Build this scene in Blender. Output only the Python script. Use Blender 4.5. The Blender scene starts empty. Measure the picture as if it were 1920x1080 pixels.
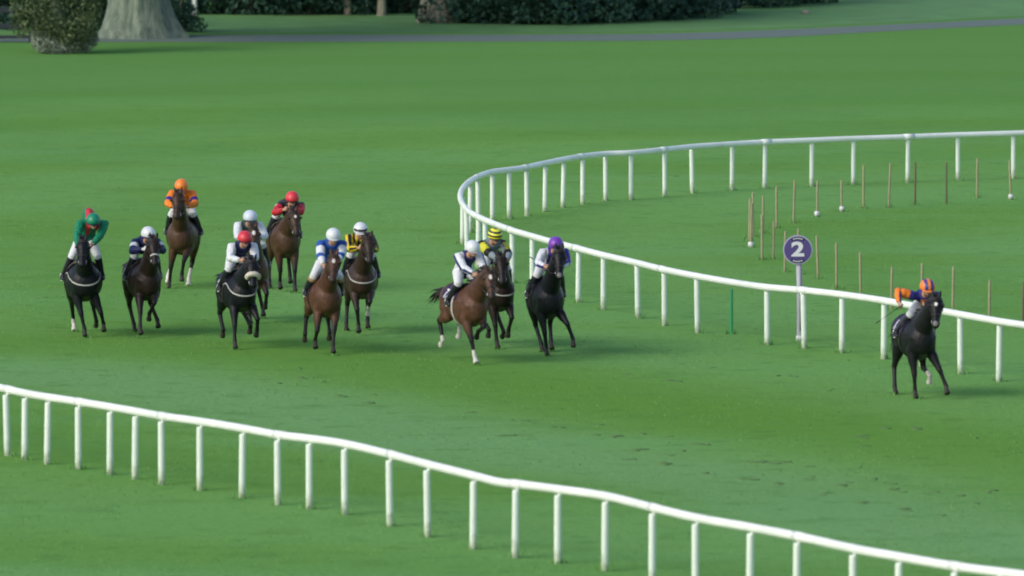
import bpy, bmesh, math, random
import numpy as np
from mathutils import Vector, Matrix, noise
from mathutils.bvhtree import BVHTree

C = bpy.context.scene
COL = C.collection
R = math.radians
rng = random.Random(7)

# ------------------------------------------------------------------ camera, sky, sun, exposure
CAM_H = 15.1
FPX = 17000.0                       # focal length in pixels of the 1920-wide photograph
TILT = math.atan(1365.0 / FPX)
cam_d = bpy.data.cameras.new('camera')
cam = bpy.data.objects.new('camera', cam_d)
COL.objects.link(cam)
cam.location = (0, 0, CAM_H)
cam.rotation_euler = (math.pi / 2 - TILT, 0, 0)
cam_d.sensor_width = 36.0
cam_d.lens = FPX / 1920.0 * 36.0
cam_d.clip_start = 1.0
cam_d.clip_end = 6000.0
cam_d.dof.use_dof = True
cam_d.dof.focus_distance = 192.0
cam_d.dof.aperture_fstop = 2.2
C.camera = cam

SUN_EL, SUN_AZ = R(34), R(-125)     # azimuth measured from +Y towards +X
world = bpy.data.worlds.new('World')
C.world = world
world.use_nodes = True
wn = world.node_tree
for n in list(wn.nodes):
    wn.nodes.remove(n)
sky = wn.nodes.new('ShaderNodeTexSky')
sky.sky_type = 'NISHITA'
sky.sun_disc = False
sky.sun_elevation = SUN_EL
sky.sun_rotation = SUN_AZ
sky.air_density = 1.0
sky.dust_density = 2.0
bg = wn.nodes.new('ShaderNodeBackground')
bg.inputs['Strength'].default_value = 0.12
wo = wn.nodes.new('ShaderNodeOutputWorld')
wn.links.new(sky.outputs[0], bg.inputs[0])
wn.links.new(bg.outputs[0], wo.inputs[0])

sun_d = bpy.data.lights.new('sun', 'SUN')
sun_d.energy = 1.0
sun_d.angle = R(32)
sun_d.color = (1.0, 0.95, 0.86)
sun = bpy.data.objects.new('sun', sun_d)
COL.objects.link(sun)
sdir = Vector((math.sin(SUN_AZ) * math.cos(SUN_EL), math.cos(SUN_AZ) * math.cos(SUN_EL), math.sin(SUN_EL)))
sun.rotation_euler = sdir.to_track_quat('Z', 'Y').to_euler()

C.view_settings.view_transform = 'Standard'
C.view_settings.look = 'None'
C.view_settings.exposure = 0.78
C.view_settings.gamma = 1.0
C.cycles.use_denoising = True
C.cycles.filter_width = 1.9
C.cycles.max_bounces = 6


# ------------------------------------------------------------------ helpers
def ray(px, py):
    """direction in the world of a point of the photograph (1920x1080)"""
    ct, st = math.cos(TILT), math.sin(TILT)
    u = 540 - py
    return Vector((px - 960, FPX * ct + u * st, -FPX * st + u * ct))


def at(px, py, z=0.0):
    d = ray(px, py)
    t = (z - CAM_H) / d.z
    return Vector((0, 0, CAM_H)) + d * t


def tag(o, label=None, cat=None, group=None, kind=None):
    if label:
        o['label'] = label
    if cat:
        o['category'] = cat
    if group:
        o['group'] = group
    if kind:
        o['kind'] = kind
    return o


def empty(name, loc, rz=0.0):
    o = bpy.data.objects.new(name, None)
    o.empty_display_size = 0.2
    o.location = loc
    o.rotation_euler = (0, 0, rz)
    COL.objects.link(o)
    return o


def link(name, me, mat, parent=None, smooth=True):
    o = bpy.data.objects.new(name, me)
    if mat is not None:
        me.materials.clear()
        me.materials.append(mat)
    if smooth and len(me.polygons):
        me.polygons.foreach_set('use_smooth', [True] * len(me.polygons))
    COL.objects.link(o)
    if parent is not None:
        o.parent = parent
    return o


def to_mesh(bm, name='mesh'):
    me = bpy.data.meshes.new(name)
    bmesh.ops.recalc_face_normals(bm, faces=bm.faces)
    bm.to_mesh(me)
    bm.free()
    return me


def loft(bm, rings, cap=True):
    """rings: lists of Vectors, all of one length"""
    vs = [[bm.verts.new(p) for p in r] for r in rings]
    n = len(vs[0])
    for a, b in zip(vs[:-1], vs[1:]):
        for i in range(n):
            j = (i + 1) % n
            bm.faces.new((a[i], a[j], b[j], b[i]))
    if cap:
        for r in (vs[0], vs[-1]):
            c = Vector((0, 0, 0))
            for v in r:
                c += v.co
            cv = bm.verts.new(c / n)
            for i in range(n):
                bm.faces.new((r[i], r[(i + 1) % n], cv))


def tube(bm, pts, rad, n=12, side=Vector((0, 1, 0)), cap=True):
    """rad: list of r or (r_side, r_other)"""
    pts = [Vector(p) for p in pts]
    rings = []
    for i, p in enumerate(pts):
        t = pts[min(i + 1, len(pts) - 1)] - pts[max(i - 1, 0)]
        if t.length < 1e-6:
            t = Vector((0, 0, 1))
        t.normalize()
        s = side - t * side.dot(t)
        if s.length < 1e-3:
            s = t.orthogonal()
        s.normalize()
        v = t.cross(s)
        r = rad[i] if isinstance(rad, (list, tuple)) else rad
        if not isinstance(r, (list, tuple)):
            r = (r, r)
        rings.append([p + s * (r[0] * math.cos(2 * math.pi * k / n)) + v * (r[1] * math.sin(2 * math.pi * k / n)) for k in range(n)])
    loft(bm, rings, cap)


def ball(bm, c, r, rot=None, u=16, v=10):
    if not isinstance(r, (list, tuple)):
        r = (r, r, r)
    m = Matrix.Translation(Vector(c)) @ (rot.to_4x4() if rot is not None else Matrix.Identity(4)) @ Matrix.Diagonal((*r, 1.0))
    bmesh.ops.create_uvsphere(bm, u_segments=u, v_segments=v, radius=1.0, matrix=m)


def box(bm, c, s, rot=None):
    m = Matrix.Translation(Vector(c)) @ (rot.to_4x4() if rot is not None else Matrix.Identity(4)) @ Matrix.Diagonal((*s, 1.0))
    return bmesh.ops.create_cube(bm, size=1.0, matrix=m)['verts']


def catmull(pts, sub=6):
    out = []
    n = len(pts)
    for i in range(n - 1):
        p0, p1, p2, p3 = pts[max(i - 1, 0)], pts[i], pts[i + 1], pts[min(i + 2, n - 1)]
        for k in range(sub):
            t = k / sub
            out.append(0.5 * ((2 * p1) + (p2 - p0) * t + (2 * p0 - 5 * p1 + 4 * p2 - p3) * t * t + (3 * p1 - p0 - 3 * p2 + p3) * t ** 3))
    out.append(pts[-1].copy())
    return out


def remesh(bm, voxel, smooth=4, fac=0.5, name='mesh'):
    """one continuous skin round everything in bm"""
    me = to_mesh(bm, 'raw')
    o = bpy.data.objects.new('raw', me)
    COL.objects.link(o)
    m = o.modifiers.new('r', 'REMESH')
    m.mode = 'VOXEL'
    m.voxel_size = voxel
    m.use_smooth_shade = True
    if smooth:
        s = o.modifiers.new('s', 'SMOOTH')
        s.factor = fac
        s.iterations = smooth
    dg = bpy.context.evaluated_depsgraph_get()
    out = bpy.data.meshes.new_from_object(o.evaluated_get(dg))
    out.name = name
    bpy.data.objects.remove(o)
    bpy.data.meshes.remove(me)
    return out


def co_array(me):
    a = np.empty(len(me.vertices) * 3, dtype=np.float32)
    me.vertices.foreach_get('co', a)
    return a.reshape(-1, 3)


def set_cols(me, cols):
    at_ = me.color_attributes.new('Col', 'FLOAT_COLOR', 'POINT')
    a = np.ones((len(me.vertices), 4), dtype=np.float32)
    a[:, :3] = cols
    at_.data.foreach_set('color', a.ravel())


def seg_dist(P, A, B):
    A = np.array(A, dtype=np.float32)
    B = np.array(B, dtype=np.float32)
    d = B - A
    t = np.clip(((P - A) @ d) / max(float(d @ d), 1e-9), 0, 1)
    q = A + t[:, None] * d
    return np.linalg.norm(P - q, axis=1), t


def ik(A, T, l1, l2, bend):
    A, T, bend = Vector(A), Vector(T), Vector(bend)
    d = (T - A)
    L = d.length
    u = d.normalized()
    mx, mn = (l1 + l2) * 0.992, abs(l1 - l2) * 1.1
    L = min(max(L, mn), mx)
    T = A + u * L
    a = (l1 * l1 - l2 * l2 + L * L) / (2 * L)
    h = math.sqrt(max(l1 * l1 - a * a, 0))
    n = bend - u * bend.dot(u)
    if n.length < 1e-4:
        n = u.orthogonal()
    n.normalize()
    return A + u * a + n * h, T


# ------------------------------------------------------------------ materials
def new_mat(name):
    m = bpy.data.materials.new(name)
    m.use_nodes = True
    nt = m.node_tree
    b = nt.nodes['Principled BSDF']
    return m, nt, b


def mat(name, col, rough=0.6, noise_scale=None, amt=0.15, bump=0.0, spec=0.4, sheen=0.0, metal=0.0):
    m, nt, b = new_mat(name)
    b.inputs['Roughness'].default_value = rough
    b.inputs['Specular IOR Level'].default_value = spec
    b.inputs['Metallic'].default_value = metal
    if sheen:
        b.inputs['Sheen Weight'].default_value = sheen
    if noise_scale:
        tc = nt.nodes.new('ShaderNodeTexCoord')
        no = nt.nodes.new('ShaderNodeTexNoise')
        no.inputs['Scale'].default_value = noise_scale
        no.inputs['Detail'].default_value = 4
        nt.links.new(tc.outputs['Object'], no.inputs['Vector'])
        mx = nt.nodes.new('ShaderNodeMix')
        mx.data_type = 'RGBA'
        nt.links.new(no.outputs[0], mx.inputs[0])
        mx.inputs[6].default_value = (*[c * (1 - amt) for c in col], 1)
        mx.inputs[7].default_value = (*[min(c * (1 + amt), 1) for c in col], 1)
        nt.links.new(mx.outputs[2], b.inputs['Base Color'])
        if bump:
            bp = nt.nodes.new('ShaderNodeBump')
            bp.inputs['Strength'].default_value = bump
            bp.inputs['Distance'].default_value = 0.02
            nt.links.new(no.outputs[0], bp.inputs['Height'])
            nt.links.new(bp.outputs[0], b.inputs['Normal'])
    else:
        b.inputs['Base Color'].default_value = (*col, 1)
    return m


def vmat(name, rough, noise_scale, amt, bump=0.0, bdist=0.02, spec=0.4, sheen=0.0, coat=0.0):
    """coat, silk or skin: its own pattern comes from the Col attribute of the mesh"""
    m, nt, b = new_mat(name)
    b.inputs['Roughness'].default_value = rough
    b.inputs['Specular IOR Level'].default_value = spec
    b.inputs['Sheen Weight'].default_value = sheen
    b.inputs['Coat Weight'].default_value = coat
    a = nt.nodes.new('ShaderNodeAttribute')
    a.attribute_name = 'Col'
    tc = nt.nodes.new('ShaderNodeTexCoord')
    no = nt.nodes.new('ShaderNodeTexNoise')
    no.inputs['Scale'].default_value = noise_scale
    no.inputs['Detail'].default_value = 5
    nt.links.new(tc.outputs['Object'], no.inputs['Vector'])
    mr = nt.nodes.new('ShaderNodeMapRange')
    mr.inputs['From Min'].default_value = 0.25
    mr.inputs['From Max'].default_value = 0.75
    mr.inputs['To Min'].default_value = 1 - amt
    mr.inputs['To Max'].default_value = 1 + amt
    nt.links.new(no.outputs[0], mr.inputs[0])
    mul = nt.nodes.new('ShaderNodeVectorMath')
    mul.operation = 'SCALE'
    nt.links.new(a.outputs['Color'], mul.inputs[0])
    nt.links.new(mr.outputs[0], mul.inputs['Scale'])
    nt.links.new(mul.outputs[0], b.inputs['Base Color'])
    if bump:
        bp = nt.nodes.new('ShaderNodeBump')
        bp.inputs['Strength'].default_value = bump
        bp.inputs['Distance'].default_value = bdist
        nt.links.new(no.outputs[0], bp.inputs['Height'])
        nt.links.new(bp.outputs[0], b.inputs['Normal'])
    return m


M = {}
M['coat'] = vmat('horse_coat', 0.46, 9, 0.32, 0.35, 0.03, 0.22, 0.0)
M['silk'] = vmat('racing_silk', 0.5, 10, 0.12, 1.0, 0.05, 0.25, 0.0)
M['skin'] = vmat('skin', 0.5, 30, 0.08, 0.1)
M['shell'] = vmat('helmet_silk', 0.4, 25, 0.05, 0.15, 0.01, 0.5)
M['breeches'] = mat('white_breeches', (0.60, 0.62, 0.65), 0.6, 9, 0.08, 0.5)
M['boot'] = mat('black_boot', (0.012, 0.014, 0.022), 0.35, 20, 0.2, 0.1, 0.5)
M['boot_top'] = mat('tan_boot_top', (0.30, 0.2, 0.11), 0.45, 20, 0.1)
M['leather'] = mat('dark_leather', (0.02, 0.015, 0.012), 0.45, 30, 0.25)
M['white_strap'] = mat('white_strap', (0.42, 0.41, 0.39), 0.7, 30, 0.12)
M['fleece'] = mat('sheepskin', (0.55, 0.52, 0.44), 0.95, 60, 0.3, 1.0)
M['cloth_navy'] = mat('navy_cloth', (0.012, 0.014, 0.05), 0.75, 20, 0.2, 0.3)
M['cloth_purple'] = mat('purple_cloth', (0.028, 0.016, 0.07), 0.75, 20, 0.2, 0.3)
M['white_mark'] = mat('white_marking', (0.62, 0.63, 0.65), 0.7, 30, 0.05)
M['hair'] = mat('horse_hair', (0.010, 0.009, 0.009), 0.55, 40, 0.4)
M['eye'] = mat('eye', (0.01, 0.007, 0.005), 0.1)
M['steel'] = mat('steel', (0.5, 0.5, 0.52), 0.3, None, metal=1.0)
M['goggle'] = mat('goggles', (0.012, 0.012, 0.016), 0.15)
M['whip'] = mat('whip', (0.015, 0.012, 0.012), 0.5)


def rail_material():
    m, nt, b = new_mat('white_plastic')
    b.inputs['Roughness'].default_value = 0.38
    tc = nt.nodes.new('ShaderNodeTexCoord')
    no = nt.nodes.new('ShaderNodeTexNoise')
    no.inputs['Scale'].default_value = 1.3
    no.inputs['Detail'].default_value = 6
    no.inputs['Roughness'].default_value = 0.7
    nt.links.new(tc.outputs['Object'], no.inputs['Vector'])
    cr = nt.nodes.new('ShaderNodeValToRGB')
    cr.color_ramp.elements[0].position = 0.3
    cr.color_ramp.elements[0].color = (0.64, 0.70, 0.64, 1)
    cr.color_ramp.elements[1].position = 0.62
    cr.color_ramp.elements[1].color = (0.80, 0.83, 0.80, 1)
    nt.links.new(no.outputs[0], cr.inputs[0])
    nt.links.new(cr.outputs[0], b.inputs['Base Color'])
    return m


M['rail'] = rail_material()


def post_material():
    """off-white posts tinted with green bounce light, grimy and grass-stained at the foot"""
    m, nt, b = new_mat('bounce_tinted_post')
    b.inputs['Roughness'].default_value = 0.5
    tc = nt.nodes.new('ShaderNodeTexCoord')
    sx = nt.nodes.new('ShaderNodeSeparateXYZ')
    nt.links.new(tc.outputs['Object'], sx.inputs[0])
    oi = nt.nodes.new('ShaderNodeObjectInfo')
    ad = nt.nodes.new('ShaderNodeVectorMath')
    ad.operation = 'ADD'
    nt.links.new(tc.outputs['Object'], ad.inputs[0])
    nt.links.new(oi.outputs['Location'], ad.inputs[1])
    no = nt.nodes.new('ShaderNodeTexNoise')
    no.inputs['Scale'].default_value = 9
    no.inputs['Detail'].default_value = 5
    nt.links.new(ad.outputs[0], no.inputs['Vector'])
    m1 = nt.nodes.new('ShaderNodeMath')
    m1.operation = 'MULTIPLY_ADD'
    nt.links.new(no.outputs[0], m1.inputs[0])
    m1.inputs[1].default_value = -0.5
    nt.links.new(sx.outputs[2], m1.inputs[2])
    mr = nt.nodes.new('ShaderNodeMapRange')
    mr.inputs['From Min'].default_value = -0.20
    mr.inputs['From Max'].default_value = 0.02
    mr.inputs['To Min'].default_value = 0.75
    mr.inputs['To Max'].default_value = 0.0
    nt.links.new(m1.outputs[0], mr.inputs[0])
    a = nt.nodes.new('ShaderNodeMix')
    a.data_type = 'RGBA'
    nt.links.new(no.outputs[0], a.inputs[0])
    a.inputs[6].default_value = (0.58, 0.67, 0.585, 1)  # white with the turf's bounced green light mixed into the colour
    a.inputs[7].default_value = (0.72, 0.79, 0.715, 1)
    c = nt.nodes.new('ShaderNodeMix')
    c.data_type = 'RGBA'
    nt.links.new(mr.outputs[0], c.inputs[0])
    nt.links.new(a.outputs[2], c.inputs[6])
    c.inputs[7].default_value = (0.23, 0.30, 0.14, 1)
    nt.links.new(c.outputs[2], b.inputs['Base Color'])
    return m


M['post'] = post_material()
M['stake'] = mat('weathered_wood', (0.27, 0.265, 0.15), 0.85, 14, 0.3, 0.3)
M['stake_dark'] = mat('dark_wood', (0.12, 0.125, 0.07), 0.85, 14, 0.3, 0.3)
M['green_paint'] = mat('green_paint', (0.015, 0.26, 0.09), 0.5, 6, 0.12)
M['disc'] = mat('purple_disc', (0.075, 0.055, 0.19), 0.5, 8, 0.12)
M['disc_dark'] = mat('dark_disc_band', (0.02, 0.018, 0.06), 0.5)
M['pole'] = mat('grey_pole', (0.36, 0.36, 0.42), 0.5, 5, 0.15)
M['bark'] = mat('bark', (0.11, 0.10, 0.075), 0.95, 5, 0.45, 1.0)
M['pale_bark'] = mat('pale_bark', (0.34, 0.31, 0.24), 0.9, 4, 0.35, 0.8)
M['dark_fence'] = mat('dark_board', (0.022, 0.03, 0.04), 0.8, 4, 0.3)


def leaf_mat(name, c0, c1):
    m, nt, b = new_mat(name)
    b.inputs['Roughness'].default_value = 0.6
    b.inputs['Specular IOR Level'].default_value = 0.25
    ge = nt.nodes.new('ShaderNodeNewGeometry')
    mx = nt.nodes.new('ShaderNodeMix')
    mx.data_type = 'RGBA'
    nt.links.new(ge.outputs['Random Per Island'], mx.inputs[0])
    mx.inputs[6].default_value = (*c0, 1)
    mx.inputs[7].default_value = (*c1, 1)
    nt.links.new(mx.outputs[2], b.inputs['Base Color'])
    return m


M['leaf_dark'] = leaf_mat('dark_leaves', (0.014, 0.048, 0.034), (0.036, 0.092, 0.058))
M['leaf_olive'] = leaf_mat('olive_leaves', (0.035, 0.07, 0.028), (0.115, 0.155, 0.065))
M['leaf_pale'] = leaf_mat('pale_leaves', (0.17, 0.22, 0.16), (0.30, 0.35, 0.27))
M['leaf_blue'] = leaf_mat('blue_green_leaves', (0.045, 0.10, 0.085), (0.10, 0.17, 0.15))

# ------------------------------------------------------------------ rails: centre line of the tube in the photograph
RAIL_Z = 1.12
INSIDE = [(2060, 244), (1990, 247), (1902, 250), (1798, 253), (1704, 256.5), (1602, 260), (1524, 263), (1436, 266.5), (1375, 270), (1301, 275), (1243, 281),
          (1186, 286.5), (1137, 288.5), (1090, 293.5), (1052, 300), (1018, 307), (984, 314.5), (950, 319), (920, 323), (895, 332), (877, 343), (866, 356),
          (863, 368), (866, 380), (876, 394), (893, 405), (920, 417), (957, 431), (994, 442), (1040, 455), (1080, 465), (1127, 477.5), (1192, 492.5),
          (1242, 505), (1304, 517.5), (1370, 529), (1435, 538.5), (1505, 544.5), (1574, 552), (1652, 563), (1725, 576), (1797, 589), (1869, 602),
          (1930, 611), (2000, 620)]
INSIDE_POSTS = [2000, 1902, 1798, 1704, 1602, 1524, 1436, 1375, 1301, 1243.5, 1186, 1138, 1089, 1052, 1018, 984.5, 951.5, 919.5, 893, 877, 863.5,
                -872, -892, -906, -957, -994, -1040, -1080, -1127, -1192, -1242, -1304, -1435, -1505, -1575, -1653, -1725, -1797, -1869, -1945]
NEAR = [(-420, 652), (-300, 672), (-190, 690), (-80, 708), (0, 727), (60, 740), (130, 751), (205, 763), (257, 772), (307, 781), (379, 791), (458, 804), (524, 816), (583, 823), (650, 833),
        (735, 853), (807, 872), (892, 893), (935, 904), (970, 908), (1050, 918), (1139, 931), (1228, 953), (1309, 972), (1412, 990), (1500, 1007), (1605, 1030),
        (1690, 1045), (1796, 1063), (1914, 1078), (2010, 1092)]
NEAR_POSTS = [-360, -290, -220, -150, -90, -30, 18, 50, 92, 151, 210, 257, 307, 379, 458, 525, 584, 651, 736, 807, 892, 970, 1050, 1139, 1228, 1309, 1411, 1499, 1605, 1689, 1794, 1880, 1960]


def rail_line(px):
    return [at(x, y, RAIL_Z) for x, y in px]


inside_line = catmull(rail_line(INSIDE), 5)
near_line = catmull(rail_line(NEAR), 5)


def proj_x(p):
    d = p - Vector((0, 0, CAM_H))
    ct, st = math.cos(TILT), math.sin(TILT)
    dep = d.y * ct - d.z * st
    return 960 + FPX * d.x / dep


def point_on(line, px, first, last):
    for i in range(first, last):
        a, b = proj_x(line[i]), proj_x(line[i + 1])
        if (a - px) * (b - px) <= 0 and a != b:
            return line[i].lerp(line[i + 1], (px - a) / (b - a)), i
    return None, None


# ------------------------------------------------------------------ ground
def poly_dist(P, line):
    best = np.full(len(P), 1e9, dtype=np.float32)
    sgn = np.zeros(len(P), dtype=np.float32)
    for a, b in zip(line[:-1], line[1:]):
        A = np.array((a.x, a.y), np.float32)
        B = np.array((b.x, b.y), np.float32)
        d = B - A
        L = float(d @ d)
        if L < 1e-6:
            continue
        t = np.clip(((P - A) @ d) / L, 0, 1)
        q = A + t[:, None] * d
        ds = np.linalg.norm(P - q, axis=1)
        cr = d[0] * (P[:, 1] - A[1]) - d[1] * (P[:, 0] - A[0])
        m = ds < best
        best[m] = ds[m]
        sgn[m] = np.sign(cr[m])
    return best, sgn


def make_ground():
    xs = np.concatenate([np.array([-3000, -900, -300, -120]), np.arange(-60, 60.1, 1.0), np.array([120, 300, 900, 3000])])
    ys = np.concatenate([np.array([-600, -100, 0, 60, 100]), np.arange(120, 320.1, 1.0), np.array([360, 450, 700, 1500, 4000])])
    nx, ny = len(xs), len(ys)
    X, Y = np.meshgrid(xs, ys)
    P = np.stack([X.ravel(), Y.ravel()], 1).astype(np.float32)
    v = np.zeros((len(P), 3), np.float32)
    v[:, :2] = P
    f = [(j * nx + i, j * nx + i + 1, (j + 1) * nx + i + 1, (j + 1) * nx + i) for j in range(ny - 1) for i in range(nx - 1)]
    me = bpy.data.meshes.new('ground')
    me.from_pydata(v.tolist(), [], f)
    dn, sn = poly_dist(P, near_line[::3])
    # R: distance from the near rail on the track side, G: the other side, B: distance to the inside rail
    di, si = poly_dist(P, inside_line[::3])
    a = me.color_attributes.new('Lanes', 'FLOAT_COLOR', 'POINT')
    c = np.ones((len(P), 4), np.float32)
    c[:, 0] = dn * np.where(sn > 0, 1, -1)
    c[:, 1] = di * np.where(si > 0, 1, -1)
    a.data.foreach_set('color', c.ravel())
    return me


def ground_material():
    m, nt, b = new_mat('turf')
    N, L = nt.nodes, nt.links
    b.inputs['Roughness'].default_value = 0.85
    b.inputs['Specular IOR Level'].default_value = 0.0
    tc = N.new('ShaderNodeTexCoord')

    def nz(scale, detail, rough, rot=0.0, stretch=(1, 1, 1)):
        mp = N.new('ShaderNodeMapping')
        mp.inputs['Rotation'].default_value = (0, 0, rot)
        mp.inputs['Scale'].default_value = stretch
        L.new(tc.outputs['Object'], mp.inputs[0])
        n = N.new('ShaderNodeTexNoise')
        n.inputs['Scale'].default_value = scale
        n.inputs['Detail'].default_value = detail
        n.inputs['Roughness'].default_value = rough
        L.new(mp.outputs[0], n.inputs['Vector'])
        return n.outputs[0]

    def ramp(src, p0, p1, v0=0.0, v1=1.0):
        r = N.new('ShaderNodeMapRange')
        r.interpolation_type = 'SMOOTHSTEP'
        r.inputs['From Min'].default_value = p0
        r.inputs['From Max'].default_value = p1
        r.inputs['To Min'].default_value = v0
        r.inputs['To Max'].default_value = v1
        L.new(src, r.inputs[0])
        return r.outputs[0]

    def mix(fac, a, c):
        x = N.new('ShaderNodeMix')
        x.data_type = 'RGBA'
        if isinstance(fac, float):
            x.inputs[0].default_value = fac
        else:
            L.new(fac, x.inputs[0])
        for k, s in ((6, a), (7, c)):
            if isinstance(s, tuple):
                x.inputs[k].default_value = (*s, 1)
            else:
                L.new(s, x.inputs[k])
        return x.outputs[2]

    def mth(op, a, c):
        x = N.new('ShaderNodeMath')
        x.operation = op
        for k, s in ((0, a), (1, c)):
            if isinstance(s, (int, float)):
                x.inputs[k].default_value = s
            else:
                L.new(s, x.inputs[k])
        return x.outputs[0]

    at_ = N.new('ShaderNodeAttribute')
    at_.attribute_name = 'Lanes'
    sp = N.new('ShaderNodeSeparateColor')
    L.new(at_.outputs['Color'], sp.inputs[0])
    dn, di = sp.outputs[0], sp.outputs[1]
    big = nz(0.07, 4, 0.55)
    streak = nz(0.22, 5, 0.6, R(-64), (0.10, 1.0, 1))
    mid = nz(0.9, 5, 0.65)
    fine = nz(7.0, 6, 0.75)
    blade = nz(45.0, 3, 0.7)
    col = mix(ramp(big, 0.32, 0.68), (0.156, 0.334, 0.080), (0.168, 0.356, 0.116))
    col = mix(ramp(streak, 0.42, 0.62, 0.0, 0.7), col, (0.146, 0.304, 0.060))
    col = mix(ramp(mid, 0.45, 0.75, 0.0, 0.30), col, (0.150, 0.318, 0.130))
    # mown lanes following the bend
    lanes = N.new('ShaderNodeMath')
    lanes.operation = 'SINE'
    dist = mth('ADD', mth('ABSOLUTE', di, 0.0), mth('MULTIPLY', mth('SUBTRACT', big, 0.5), 4.0))
    L.new(mth('MULTIPLY', dist, 6.2832 / 11.5), lanes.inputs[0])
    col = mix(ramp(lanes.outputs[0], -0.5, 0.7, 0.0, 0.42), col, (0.184, 0.374, 0.124))
    col = mix(ramp(lanes.outputs[0], -0.2, -0.9, 0.0, 0.30), col, (0.120, 0.278, 0.056))
    # strip of paler worn turf running along the near rail on the track side, mown lanes beside it
    wob = mth('ADD', dn, mth('MULTIPLY', mth('SUBTRACT', big, 0.5), 3.0))
    band = mth('MULTIPLY', ramp(wob, 4.2, 7.0), ramp(wob, 12.0, 8.0))
    col = mix(mth('MULTIPLY', band, 0.6), col, (0.198, 0.372, 0.172))
    lane = mth('MULTIPLY', ramp(wob, 10.5, 13.5), ramp(wob, 19.0, 14.5))
    col = mix(mth('MULTIPLY', lane, 0.6), col, (0.124, 0.276, 0.042))
    # fine blades and scuffs
    col = mix(ramp(nz(1.5, 3, 0.5), 0.56, 0.70, 0.0, 0.34), col, (0.070, 0.185, 0.042))
    col = mix(ramp(nz(0.5, 3, 0.55, R(20)), 0.56, 0.68, 0.0, 0.24), col, (0.085, 0.21, 0.050))
    col = mix(ramp(fine, 0.35, 0.7, 0.30, 0.0), col, (0.060, 0.165, 0.040))
    col = mix(ramp(blade, 0.35, 0.65, 0.16, 0.0), col, (0.07, 0.18, 0.045))
    # blend to a deeper green with distance, edge broken by noise
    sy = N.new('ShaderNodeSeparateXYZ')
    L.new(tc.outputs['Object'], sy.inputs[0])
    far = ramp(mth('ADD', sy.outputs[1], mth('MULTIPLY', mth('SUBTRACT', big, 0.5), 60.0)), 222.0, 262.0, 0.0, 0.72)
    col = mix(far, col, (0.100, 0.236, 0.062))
    L.new(col, b.inputs['Base Color'])
    bp = N.new('ShaderNodeBump')
    bp.inputs['Strength'].default_value = 0.6
    bp.inputs['Distance'].default_value = 0.05
    L.new(mth('ADD', fine, mth('MULTIPLY', mid, 1.5)), bp.inputs['Height'])
    L.new(bp.outputs[0], b.inputs['Normal'])
    return m


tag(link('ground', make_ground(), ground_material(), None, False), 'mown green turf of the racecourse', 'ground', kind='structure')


def strip(name, pts, material, z, label, cat):
    bm = bmesh.new()
    prev = None
    for px, y0, y1 in pts:
        a, b = at(px, y0), at(px, y1)
        a.z = b.z = z
        cur = (bm.verts.new(a), bm.verts.new(b))
        if prev:
            bm.faces.new((prev[0], prev[1], cur[1], cur[0]))
        prev = cur
    o = link(name, to_mesh(bm), material, None, False)
    tag(o, label, cat, kind='structure')
    return o


strip('path', [(-200, 66, 79), (400, 66, 79), (980, 65, 78), (1200, 64, 76.5), (1360, 60, 73.5), (1500, 54, 68), (1640, 47.5, 60), (1780, 41, 52.5), (1920, 34, 46), (2150, 24, 37)],
      mat('worn_tarmac', (0.105, 0.145, 0.13), 0.9, 1.5, 0.22), 0.006, 'grey tarmac path curving past the far edge of the turf', 'path')
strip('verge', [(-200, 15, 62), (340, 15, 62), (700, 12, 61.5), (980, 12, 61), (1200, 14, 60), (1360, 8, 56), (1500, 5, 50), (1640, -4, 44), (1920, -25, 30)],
      mat('verge_grass', (0.085, 0.215, 0.062), 0.9, 0.8, 0.4, 0.5), 0.005, 'darker rough grass verge beyond the grey path', 'grass verge')  # the verge's own darker green, mottled at random


# ------------------------------------------------------------------ running rails
def make_post(h, tilt_x, tilt_y, off):
    bm = bmesh.new()
    m = Matrix.Rotation(tilt_x, 4, 'X') @ Matrix.Rotation(tilt_y, 4, 'Y')
    top = Vector((0, 0, h))
    tube(bm, [(0, 0, -0.25), (0, 0, 0.0), (0, 0, h * 0.5), (0, 0, h - 0.05), (0, 0, h - 0.01)], [0.056, 0.056, 0.055, 0.054, 0.048], 14)
    tube(bm, [Vector((0, 0, h - 0.07)), Vector((off.x * 0.55, off.y * 0.55, h - 0.025)), Vector((off.x, off.y, h + 0.03))], [0.028, 0.026, 0.026], 8)
    bm.transform(m)
    return to_mesh(bm, 'post')


feet = []                         # where things stand in the turf: a few longer blades are left there


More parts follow.
